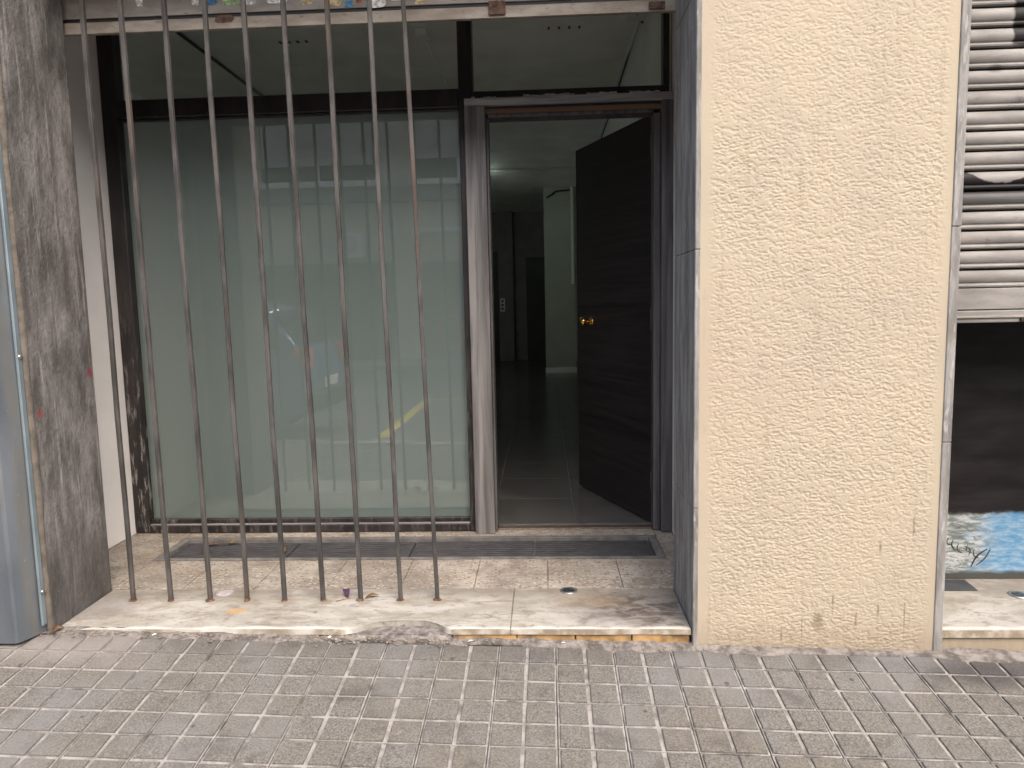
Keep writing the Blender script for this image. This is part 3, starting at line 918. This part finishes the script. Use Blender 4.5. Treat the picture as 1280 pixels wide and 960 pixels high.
# ------------------------------------------------------------------ iron bars
G = thing("window_grille", (-1.57, .25, .065), "rusty upright iron bars in front of the frosted shop window", "grille")
bars = [(-2.196, 2.36, -2.187), (-2.052, 2.355, -2.032), (-1.890, 2.348, -1.871), (-1.738, 2.342, -1.721), (-1.593, 2.337, -1.569), (-1.446, 2.331, -1.414), (-1.287, 2.325, -1.263), (-1.132, 2.319, -1.103), (-1.007, 2.314, -.957)]
rk = random.Random(21)
for i, (xt, zt, xb) in enumerate(bars):
    bm = bmesh.new()
    w = .0083
    sl = (xt - xb) / (zt - .065)
    zs = [.055, .4, .8, 1.2, 1.6, 2.0, 2.4, ZT + .02]
    rings = []
    rot = rk.uniform(-.16, .16)
    for z in zs:
        cx = xb + sl * (z - .065) + (rk.uniform(-.0022, .0022) if .1 < z < 2.5 else 0)
        cy = .25 + (rk.uniform(-.0022, .0022) if .1 < z < 2.5 else 0)
        b_ = .0026
        o8 = [(-w, -w + b_), (-w + b_, -w), (w - b_, -w), (w, -w + b_), (w, w - b_), (w - b_, w), (-w + b_, w), (-w, w - b_)]
        rings.append([bm.verts.new((cx + px * math.cos(rot) - py * math.sin(rot), cy + px * math.sin(rot) + py * math.cos(rot), z)) for px, py in o8])
    for a_, b_ in zip(rings, rings[1:]):
        for k in range(8):
            bm.faces.new((a_[k], a_[(k + 1) % 8], b_[(k + 1) % 8], b_[k]))
    bm.faces.new(rings[0]); bm.faces.new(rings[-1][::-1])
    bar = mesh_obj("bar", bm, "bar_iron", G)
    # lump of rust and cement round its foot
    bm = bmesh.new()
    bmesh.ops.create_icosphere(bm, subdivisions=2, radius=1, matrix=Matrix.Translation((xb + rk.uniform(-.003, .004), .249, .0635)) @ Matrix.Diagonal((.0115 + rk.uniform(0, .008), .0115 + rk.uniform(0, .005), .004 + rk.uniform(0, .01), 1)))
    for v in bm.verts: v.co += Vector((rk.uniform(-.0022, .0022), rk.uniform(-.0022, .0022), rk.uniform(-.0012, .0012)))
    mesh_obj("foot_lump", bm, "rust", bar, True)

# ------------------------------------------------------------------ glazing and door
F_ = thing("glazed_storefront", (-1.3, 1.1, .075), "black framed shop front with frosted window, clear transoms and open door", "shop front")
box("frame_stile", -2.655, -2.578, 1.072, 1.145, .078, 2.855, "black_frame", F_, .003)
box("frame_transom", -2.5785, -.9085, 1.070, 1.146, 2.156, 2.242, "black_frame", F_, .004)
box("transom_bead", -2.577, -.910, 1.085, 1.105, 2.145, 2.1555, "black_frame", F_, .002)
box("mullion", -.908, -.840, 1.066, 1.148, .079, 2.855, "black_frame", F_, .003)
box("frame_sill", -2.577, -.909, 1.068, 1.146, .078, .116, "black_frame", F_, .003)
box("sill_bead", -2.577, -.909, 1.084, 1.108, .122, .146, "black_frame", F_, .003)
box("sill_bead", -2.577, -.909, 1.078, 1.12, .1165, .1215, "grey_wood_across", F_)
wp = box("window_pane", -2.576, -.911, 1.1085, 1.1145, .12, 2.157, "window_glass", F_)
bm = bmesh.new()
bm.faces.new([bm.verts.new((x, 1.1162, z)) for x, z in ((-2.576, .12), (-.911, .12), (-.911, 2.157), (-2.576, 2.157))])
mesh_obj("frosted_film", bm, "frosted_film", wp)
wp["label"] = "tall frosted green-grey window pane mirroring the street"
box("transom_pane", -2.576, -.909, 1.106, 1.111, 2.243, 2.855, "clear_glass", F_)
box("transom_pane", -.839, .058, 1.106, 1.111, 2.2265, 2.855, "clear_glass", F_)
box("frame_stile", .0585, .0875, 1.070, 1.140, 2.2265, 2.855, "black_frame", F_, .002)
box("frame_rail", -.8395, .0875, 1.074, 1.142, 2.1865, 2.226, "black_frame", F_, .002)
box("door_jamb", -.879, -.781, 1.034, 1.150, .074, 2.150, "grey_wood_upright", F_, .004, 2)
box("jamb_stop", -.7805, -.769, 1.060, 1.150, .079, 2.098, "dark_wood_upright", F_, .002)
box("door_jamb", .045, .0985, 1.034, 1.150, .078, 2.150, "dark_wood_upright", F_, .004, 2)
box("jamb_stop", .0105, .0445, 1.060, 1.135, .079, 2.0985, "dark_wood_upright", F_, .003)
box("door_head", -.879, .0985, 1.036, 1.150, 2.1505, 2.186, "grey_wood_across", F_, .004, 2)
box("head_strip", -.7805, .0445, 1.046, 1.150, 2.1145, 2.136, "bare_wood", F_, .001)
box("head_gap", -.7805, .0445, 1.06, 1.150, 2.1362, 2.15, "black_frame", F_)
box("head_stop", -.769, .0105, 1.052, 1.150, 2.0985, 2.1142, "dark_wood_upright", F_, .002)
box("threshold", -.7685, .0105, 1.095, 1.15, .06, .0815, "hinge_brown", F_, .002)
rf = random.Random(4)
for (x0, x1, z) in ((-.79, -.73, 2.1885), (-.60, -.36, 2.1895), (-.30, -.16, 2.1895), (-.10, .04, 2.190), (-.845, -.83, 2.19)):
    bm = bmesh.new()
    n_ = max(3, int((x1 - x0) / .012)); top = []; bot = []
    for k in range(n_ + 1):
        x = x0 + (x1 - x0) * k / n_
        top.append(bm.verts.new((x, 1.0725, z + .009 + rf.uniform(.0, .007)))); bot.append(bm.verts.new((x, 1.040, 2.1862)))
    back = [bm.verts.new((v.co.x, 1.0735, 2.1862)) for v in bot]
    for k in range(n_):
        bm.faces.new((bot[k], bot[k + 1], top[k + 1], top[k])); bm.faces.new((top[k], top[k + 1], back[k + 1], back[k])); bm.faces.new((back[k], back[k + 1], bot[k + 1], bot[k]))
    bm.faces.new((bot[0], top[0], back[0])); bm.faces.new((bot[-1], back[-1], top[-1]))
    mesh_obj("filler_smear", bm, "filler_white", F_)
# door leaf, standing open into the room
hx, hy = .018, 1.150
fx, fy = -.315, 1.950
dl = Vector((fx - hx, fy - hy, 0)); L_ = dl.length; dl.normalize()
dn = Vector((-dl.y, dl.x, 0))       # face turned towards the left of the room
if dn.x > 0: dn = -dn
LM = Matrix((dl, dn, Vector((0, 0, 1)))).transposed().to_4x4(); LM.translation = (hx, hy, 0)
bm = bmesh.new(); add_box(bm, 0, L_, -.042, 0, .088, 2.118, .002); bm.transform(LM)
leaf = mesh_obj("door", bm, "door_laminate", F_)
leaf["label"] = "dark wood-grain door standing open into the shop"
def on_leaf(name, x0, x1, y0, y1, z0, z1, mat, bev=0):
    bm = bmesh.new(); add_box(bm, x0, x1, y0, y1, z0, z1, bev); bm.transform(LM)
    return mesh_obj(name, bm, mat, leaf)
on_leaf("edge_lipping", -.0035, -.0003, -.041, -.001, .089, 2.117, "dark_wood_upright")
for zc_ in (1.962, 1.127, .30):
    lathe("hinge", [(.0065, 0), (.0065, .10), (.004, .104), (0, .105)], tuple(LM @ Vector((-.004, .006, zc_ - .05))), (0, 0, 1), "hinge_brown", leaf, 12)
kx = L_ - .19
for sgn in (1, -1):
    o_ = LM @ Vector((kx, 0 if sgn > 0 else -.042, 1.109)); ax = dn * sgn
    lathe("knob_rose", [(.0, 0), (.027, 0), (.027, .003), (.022, .006), (.012, .008), (.0, .008)], tuple(o_), tuple(ax), "brass", leaf, 24)
    lathe("knob", [(.0095, .007), (.0085, .030), (.012, .036), (.022, .043), (.0265, .053), (.025, .063), (.016, .070), (.0, .072)], tuple(o_), tuple(ax), "brass", leaf, 24)

# ------------------------------------------------------------------ the room inside
ZF, ZC = .081, 3.1
rf_ = box("interior_floor", -4.0, .9, 1.15, 13.2, -.2, ZF - .005, "tile_grout"); rf_["kind"] = "structure"
tx, ty = .445, .485
bm = bmesh.new(); add_box(bm, .0018, tx - .0018, .0018, ty - .0018, -.008, 0, .0012)
tme = bpy.data.meshes.new("floor_tile"); bmesh.ops.recalc_face_normals(bm, faces=bm.faces); bm.to_mesh(tme); bm.free(); tme.materials.append(MAT["interior_tile"])
for i in range(-8, 3):
    for j in range(0, 25):
        if j > 9 and (i < -5): continue
        o = bpy.data.objects.new("floor_tile", tme); COL.objects.link(o)
        o.location = (-.371 + tx * i, 1.178 + ty * j, ZF + rt.uniform(-.0004, .0004)); o.rotation_euler = (rt.uniform(-.0008, .0008), rt.uniform(-.0008, .0008), 0)
        attach(o, rf_)
cl = box("ceiling", -4.0, .9, 1.165, 13.2, ZC, ZC + .24, "ceiling_plaster"); cl["kind"] = "structure"
w1 = box("interior_wall", .15, .35, 1.16, 13.2, -.1, ZC, "interior_plaster"); w1["kind"] = "structure"
w2 = box("interior_wall", -4.2, -4.0, 1.0, 13.2, -.1, ZC, "interior_plaster"); w2["kind"] = "structure"
box("interior_wall", -4.0, -2.66, 1.146, 1.3, -.1, ZC, "interior_plaster")["kind"] = "structure"
box("interior_wall", -4.2, .35, 12.42, 12.6, -.1, ZC, "interior_brown")["kind"] = "structure"
box("interior_wall", -1.42, -1.12, 12.2, 12.419, ZF, ZC - .001, "interior_brown")["kind"] = "structure"
d1 = box("back_room_door", -2.32, -1.44, 12.385, 12.419, ZF, 2.31, "interior_door", None, .004)
tag(d1, "dark door in the back wall beside a pale switch plate", "door")
d2 = box("back_room_door", -.86, -.12, 12.385, 12.419, ZF, 2.18, "interior_door", None, .004)
tag(d2, "dark doorway leaf in the back wall half hidden by the column", "door")
sw = thing("switch_plate", (-1.385, 12.19, 1.08), "small pale switch plate with dark buttons on the back wall", "switch")
box("plate", -1.40, -1.30, 12.188, 12.199, 1.09, 1.36, "white_plastic", sw, .002)
for zz in (1.15, 1.225, 1.30):
    box("button", -1.37, -1.33, 12.18, 12.1875, zz - .02, zz + .02, "black_rubber", sw, .002)
cn = thing("structural_column", (-.25, 9.6, ZF), "pale plastered square column behind the open door", "column")
box("shaft", -.49, .02, 9.4, 9.9, ZF, ZC - .002, "column_paint", cn, .003)
box("skirting", -.498, .02, 9.388, 9.399, ZF, ZF + .09, "interior_plaster", cn, .002)
box("trunking", -.055, -.012, 9.37, 9.399, 1.54, ZC - .002, "white_plastic", cn, .003)
tag(tube("ceiling_cable", [(-.44, 9.385, 2.93), (-.40, 9.375, 2.955), (-.34, 9.38, 2.99), (-.29, 9.38, 3.03), (-.18, 9.38, 3.034), (-.06, 9.38, 3.045)], .012, "black_rubber"), "black cable slung across the top of the pale column", "cable")
lf = thing("ceiling_tube_light", (-1.9, 7.75, 3.0), "lit fluorescent tube fitting on the ceiling deep in the shop", "lamp")
box("housing", -2.5, -1.27, 7.70, 7.80, 3.04, ZC - .002, "white_plastic", lf, .006)
tube("lamp_tube", [(-2.47, 7.75, 3.015), (-1.30, 7.75, 3.015)], .016, "lamp_tube", lf, 12)
tag(tube("ceiling_conduit", [(-1.26, 7.76, 3.085), (-.6, 7.72, 3.085), (.14, 7.66, 3.085)], .012, "white_plastic"), "thin white conduit running across the ceiling from the tube light", "conduit")
tag(tube("wall_conduit", [(.128, 2.3, 3.04), (.128, 4.2, 3.04), (.128, 9, 3.04)], .013, "white_plastic"), "white conduit along the corner of ceiling and right wall", "conduit")
tag(tube("corner_cable", [(.138, 2.35, 2.98), (.136, 2.5, 3.06), (.137, 4.0, 2.995), (.138, 8, 3.0)], .007, "black_rubber"), "black cable along the right wall above the open door", "cable")
tag(tube("loose_ceiling_cable", [(-2.93, 1.9, 3.09), (-2.94, 2.4, 3.08), (-2.93, 3.2, 3.07), (-2.95, 4.5, 3.08)], .012, "black_rubber"), "black cable along the ceiling above the frosted window", "cable")
jb = thing("junction_box", (-1.32, 2.72, 3.04), "small pale junction box on the ceiling with a conduit tail", "junction box")
box("casing", -1.36, -1.28, 2.60, 2.72, 3.05, ZC - .002, "interior_plaster", jb, .004)
tube("conduit_tail", [(-1.32, 2.72, 3.08), (-1.315, 4.3, 3.085)], .011, "interior_plaster", jb)
cb = thing("corner_junction_box", (.10, 2.3, 3.0), "pale junction box where the wall conduit starts above the door", "junction box")
box("casing", .03, .149, 2.12, 2.36, 2.99, ZC - .003, "interior_plaster", cb, .004)
lathe("cover_screw", [(.008, 0), (.006, .004), (0, .005)], (.09, 2.24, 2.9895), (0, 0, -1), "black_rubber", cb, 10)
for k in range(4):
    box("ceiling_fixing", -2.36 + k * .062, -2.34 + k * .062, 2.76, 2.80, ZC - .004, ZC + .001, "interior_door", cl)
    box("ceiling_fixing", -.46 + k * .07, -.445 + k * .07, 2.69, 2.73, ZC - .004, ZC + .001, "interior_door", cl)

# ------------------------------------------------------------------ galvanised casing on the left
K = thing("metal_casing", (-2.6, -.05, 0), "dented galvanised sheet metal casing fixed to the front of the concrete pier", "casing")
zb_ = gz(-2.4, -.1) + .012
bm = bmesh.new()
prof = [(-3.1, -.108), (-2.406, -.108), (-2.398, -.104), (-2.362, -.0125), (-2.362, .0), (-3.1, .0)]
rows = [zb_, .5, 1.0, 1.5, 2.0, 2.6]
rc = random.Random(2)
rings = [[bm.verts.new((x + (rc.uniform(-.002, .002) if 0 < k < 5 else 0), y + (rc.uniform(-.003, .003) if (0 < k < 5 and y < -.02) else 0), z)) for x, y in prof] for k, z in enumerate(rows)]
for a_, b_ in zip(rings, rings[1:]):
    for k in range(len(prof)):
        bm.faces.new((a_[k], a_[(k + 1) % len(prof)], b_[(k + 1) % len(prof)], b_[k]))
bm.faces.new(rings[0][::-1]); bm.faces.new(rings[-1])
mesh_obj("sheet_body", bm, "galvanised_sheet", K)
box("flange", -2.364, -2.3545, -.034, -.0125, zb_ + .03, 2.6, "galvanised_flange", K, .002)
for zz in (.215, 1.07, 1.9):
    lathe("rivet", [(.009, 0), (.008, .004), (.004, .006), (0, .0065)], (-2.3545, -.023, zz), (1, -.1, 0), "steel", K, 12)

# ------------------------------------------------------------------ litter
def leaf(name, x, y, z, ln, wd, ang, bend, mat, label, cat="leaf"):
    bm = bmesh.new()
    n_ = 7; L = []; Rr = []; Cc = []
    for k in range(n_ + 1):
        t = k / n_; hw = wd * math.sin(math.pi * (t * .92 + .04)) ** .8
        zz = bend * ln * math.sin(math.pi * t * .8)
        Cc.append(bm.verts.new((t * ln, 0, zz))); L.append(bm.verts.new((t * ln, hw, zz + hw * .45))); Rr.append(bm.verts.new((t * ln, -hw, zz + hw * .35)))
    for k in range(n_):
        bm.faces.new((Cc[k], Cc[k + 1], L[k + 1], L[k])); bm.faces.new((Rr[k], Rr[k + 1], Cc[k + 1], Cc[k]))
    bmesh.ops.solidify(bm, geom=list(bm.faces), thickness=.0006)
    bm.transform(Matrix.Translation((x, y, z)) @ Matrix.Rotation(ang, 4, 'Z'))
    return tag(mesh_obj(name, bm, mat, None, True), label, cat)
zs_ = slab_top(.28) + .0008
leaf("fallen_leaf", -1.322, .27, zs_, .05, .014, 2.0, .45, "purple_leaf", "curled purple leaf beside a bar foot on the marble step")
leaf("fallen_leaf", -1.25, .262, zs_, .055, .011, .3, .2, "brown_leaf", "dry brown leaf just right of the purple leaf on the marble step")
tag(tube("leaf_stem", [(-1.36, .235, zs_ + .001), (-1.33, .25, zs_ + .003), (-1.31, .262, zs_ + .004)], .0018, "brown_leaf"), "short dark twig under the purple leaf on the marble step", "twig")
zm = zc - .003
leaf("fallen_leaf", -2.20, .90, zm, .06, .012, .1, .12, "brown_leaf", "brown leaf on the left end of the ribbed mat")
leaf("fallen_leaf", -2.10, .915, zm, .045, .014, .2, .2, "yellow_leaf", "yellow leaf on the left end of the ribbed mat")
leaf("fallen_leaf", -1.77, .80, zm, .05, .010, 1.9, .2, "brown_leaf", "reddish dry leaf at a joint of the ribbed mat")
leaf("fallen_leaf", -2.33, -.035, gz(-2.33, -.03) + .008, .045, .013, .9, .3, "brown_leaf", "brown leaf caught at the foot of the metal casing")
def scrap(x, y, s, ang, label):
    r_ = random.Random(int(x * 999))
    bm = bmesh.new()
    pts = [(s * r_.uniform(.6, 1) * math.cos(a_), s * .55 * r_.uniform(.6, 1) * math.sin(a_), r_.uniform(0, s * .4)) for a_ in [k * math.pi / 3 for k in range(6)]]
    vs = [bm.verts.new(q) for q in pts]; cc = bm.verts.new((0, 0, s * .5))
    for k in range(6): bm.faces.new((vs[k], vs[(k + 1) % 6], cc))
    bmesh.ops.solidify(bm, geom=list(bm.faces), thickness=.001)
    bm.transform(Matrix.Translation((x, y, gz(x, y) + .006)) @ Matrix.Rotation(ang, 4, 'Z'))
    tag(mesh_obj("paper_scrap", bm, "paint_scrap"), label, "litter")
scrap(-1.95, -.022, .012, .4, "white crumb lying below the left end of the marble step")
scrap(-1.31, -.012, .013, 1.2, "white scrap below the chipped edge of the marble step")
scrap(-.80, -.02, .016, .6, "white paper scrap below the yellow brick riser")
scrap(-.47, -.016, .014, .1, "pale flat scrap at the foot of the yellow brick riser")

# ------------------------------------------------------------------ far side of the street (seen mirrored in the window)
O = thing("opposite_building", (0, -16, zr), "stone faced apartment building across the street with blinds and shutters", "building")
FY = -15.6
box("facade_wall", -34, 30, FY - 8, FY, zr - .2, 8.1, "opposite_stone", O)
box("string_course", -34, 30, FY, FY + .25, 4.15, 4.55, "opposite_band", O, .02)
box("cornice", -34, 30, FY, FY + .5, 8.0, 8.4, "opposite_stone", O, .03)
for fl in range(1):
    zb0 = 4.75 + fl * 2.95
    for k, (x0, x1) in enumerate(((-16, -12.9), (-11.9, -9.2), (-8.35, -5.15), (-4.1, -1.5), (-.4, 2.4), (3.6, 6.4), (8, 11))):
        w_ = box("window", x0, x1, FY - .1, FY + .03, zb0, zb0 + 1.75, "dark_glass", O)
        box("sill", x0 - .08, x1 + .08, FY, FY + .16, zb0 - .16, zb0 - .001, "white_paint", w_, .01)
        box("centre_post", (x0 + x1) / 2 - .05, (x0 + x1) / 2 + .05, FY + .031, FY + .06, zb0, zb0 + 1.75, "white_paint", w_)
        drop = (1.3, .9, 1.45, 1.3, 1.2, 1.6, .8)[(k + fl) % 7] if fl else (1.2, 1.3, 1.32, 1.2, 1.4, 1.2, 1.0)[k]
        zz = zb0 + 1.75 - drop; pr = []
        m_ = int(drop / .07)
        for q in range(m_):
            pr += [(FY + .06, zz + q * .07), (FY + .085, zz + q * .07 + .02), (FY + .085, zz + q * .07 + .05)]
        pr += [(FY + .06, zb0 + 1.75), (FY + .035, zb0 + 1.75), (FY + .035, zz)]
        extrude_x("roller_blind", pr, x0 + .04, x1 - .04, "blind_grey", w_)
box("garage_door", -8.5, -4.75, FY - .3, FY + .02, zr + .12, 2.5, "garage_dark", O)
box("garage_door", -14.5, -9.6, FY - .3, FY + .02, zr + .12, 2.5, "garage_dark", O)
def far_shutter(x0, x1):
    pr = []; z_ = zr + .125
    while z_ < 2.45:
        pr += [(FY + .02, z_), (FY + .05, z_ + .02), (FY + .05, z_ + .07)]; z_ += .09
    pr += [(FY + .02, 2.5), (FY - .05, 2.5), (FY - .05, zr + .125)]
    return extrude_x("shop_shutter", pr, x0, x1, "green_shutter", O)
fs1 = far_shutter(-3.9, -.9); far_shutter(.2, 3.6)
for cx in (-3.15, -2.2):
    for dz in (0, .42):
        bm = bmesh.new()
        n_ = 20
        a_ = [bm.verts.new((cx + .40 * math.cos(2 * math.pi * k / n_), FY + .053, .28 + dz + .27 * math.sin(2 * math.pi * k / n_))) for k in range(n_)]
        b_ = [bm.verts.new((cx + .30 * math.cos(2 * math.pi * k / n_), FY + .053, .28 + dz + .17 * math.sin(2 * math.pi * k / n_))) for k in range(n_)]
        for k in range(n_): bm.faces.new((a_[k], a_[(k + 1) % n_], b_[(k + 1) % n_], b_[k]))
        mesh_obj("red_spray_letter", bm, "red_spray", fs1)
ac = thing("air_conditioner", (-5.9, FY + .2, 2.6), "small white air conditioner fixed above the garage door opposite", "air conditioner")
box("casing", -6.2, -5.5, FY + .02, FY + .34, 2.62, 3.3, "white_paint", ac, .02)
lathe("fan_grille", [(.26, 0), (.26, .012), (.22, .016), (.05, .016), (0, .02)], (-5.9, FY + .341, 2.98), (0, 1, 0), "blind_grey", ac, 24)
aw = thing("rolled_awning", (-2.4, FY + .3, 3.3), "rolled white awning tube over the sprayed shutter opposite", "awning")
tube("roll", [(-4.05, FY + .26, 3.32), (-.7, FY + .26, 3.32)], .085, "white_paint", aw, 14)
for xx in (-4.08, -.68):
    box("bracket", xx - .03, xx + .03, FY + .001, FY + .36, 3.2, 3.42, "white_paint", aw, .01)

# parked car, tail towards the shop door
CAR = thing("parked_car", (-5.0, -4.15, zr), "dark blue hatchback parked along the kerb, seen mirrored in the window", "car")
def car_body():
    prof = [(-7.10, .42), (-7.12, .70), (-7.0, .86), (-6.2, 1.0), (-5.95, 1.06), (-5.25, 1.50), (-4.7, 1.60), (-3.7, 1.58), (-3.3, 1.50), (-2.98, 1.10), (-2.92, .95), (-2.86, .70), (-2.90, .40), (-3.2, .30), (-6.8, .30)]
    bm = bmesh.new()
    secs = [(-.86, .90), (-.80, .97), (-.6, 1.0), (.6, 1.0), (.80, .97), (.86, .90)]
    rings = []
    for yo, kz in secs:
        ring = []
        for x, z in prof:
            inn = max(0, z - 1.0) * .32 * (1 if abs(yo) > .5 else .4)
            yy = yo - math.copysign(inn, yo)
            zz_ = .30 + (z - .30) * (kz if z > 1.2 else 1)
            xx = -5 + (x + 5) * (1 if abs(yo) < .7 else .985)
            ring.append(bm.verts.new((xx, -4.15 + yy, zr + zz_ * 1.0)))
        rings.append(ring)
    n_ = len(prof)
    for a_, b_ in zip(rings, rings[1:]):
        for k in range(n_): bm.faces.new((a_[k], a_[(k + 1) % n_], b_[(k + 1) % n_], b_[k]))
    bm.faces.new(rings[0]); bm.faces.new(rings[-1][::-1])
    return bm
body = mesh_obj("body", car_body(), "car_blue", CAR, False)
for sgn in (1, -1):
    for pts in (((-5.80, 1.08), (-5.2, 1.44), (-4.55, 1.50), (-4.55, 1.06)), ((-4.47, 1.06), (-4.47, 1.50), (-3.75, 1.48), (-3.35, 1.38), (-3.12, 1.08))):
        bm = bmesh.new()
        def yo(z): return -4.15 + sgn * (.872 - max(0, z - 1.0) * .32)
        a_ = [bm.verts.new((x, yo(z), zr + z)) for x, z in pts]; b_ = [bm.verts.new((x, yo(z) - sgn * .03, zr + z)) for x, z in pts]
        m_ = len(pts); bm.faces.new(a_); bm.faces.new(b_[::-1])
        for k in range(m_): bm.faces.new((a_[k], b_[k], b_[(k + 1) % m_], a_[(k + 1) % m_]))
        mesh_obj("side_window", bm, "dark_glass", CAR)
    for xw in (-6.25, -3.75):
        wh = lathe("wheel", [(.0, 0), (.20, 0), (.31, .01), (.325, .04), (.325, .17), (.31, .20), (0, .2)], (xw, -4.15 + sgn * .70, zr + .325), (0, sgn, 0), "tyre", CAR, 28)
        lathe("rim", [(.0, .202), (.06, .212), (.19, .205), (.205, .195), (.205, .18), (0, .18)], (xw, -4.15 + sgn * .70, zr + .325), (0, sgn, 0), "steel", wh, 20)
    box("tail_light", -3.03, -2.868, min(sgn * .58, sgn * .845) - 4.15, max(sgn * .58, sgn * .845) - 4.15, zr + .86, zr + 1.06, "tail_red", CAR, .02, 2)
    box("headlight", -7.12, -6.95, min(sgn * .5, sgn * .8) - 4.15, max(sgn * .5, sgn * .8) - 4.15, zr + .70, zr + .84, "white_paint", CAR, .02, 2)
    box("mirror", -5.75, -5.6, min(sgn * .86, sgn * 1.02) - 4.15, max(sgn * .86, sgn * 1.02) - 4.15, zr + 1.02, zr + 1.15, "car_blue", CAR, .02, 2)
bm = bmesh.new()
q = [(-3.275, -.62, 1.47), (-3.275, .62, 1.47), (-2.985, .70, 1.12), (-2.985, -.70, 1.12)]
a_ = [bm.verts.new((x + .012, y - 4.15, zr + z)) for x, y, z in q]; b_ = [bm.verts.new((x - .02, y - 4.15, zr + z)) for x, y, z in q]
bm.faces.new(a_); bm.faces.new(b_[::-1])
for k in range(4): bm.faces.new((a_[k], b_[k], b_[(k + 1) % 4], a_[(k + 1) % 4]))
mesh_obj("rear_window", bm, "dark_glass", CAR)
box("number_plate", -2.862, -2.852, -4.41, -3.89, zr + .60, zr + .71, "white_paint", CAR, .003)
box("rear_bumper", -2.93, -2.82, -4.97, -3.33, zr + .36, zr + .56, "tyre", CAR, .03, 2)
CAR.location.x -= .42
CAR.scale = (1.04, 1.04, 1.07)
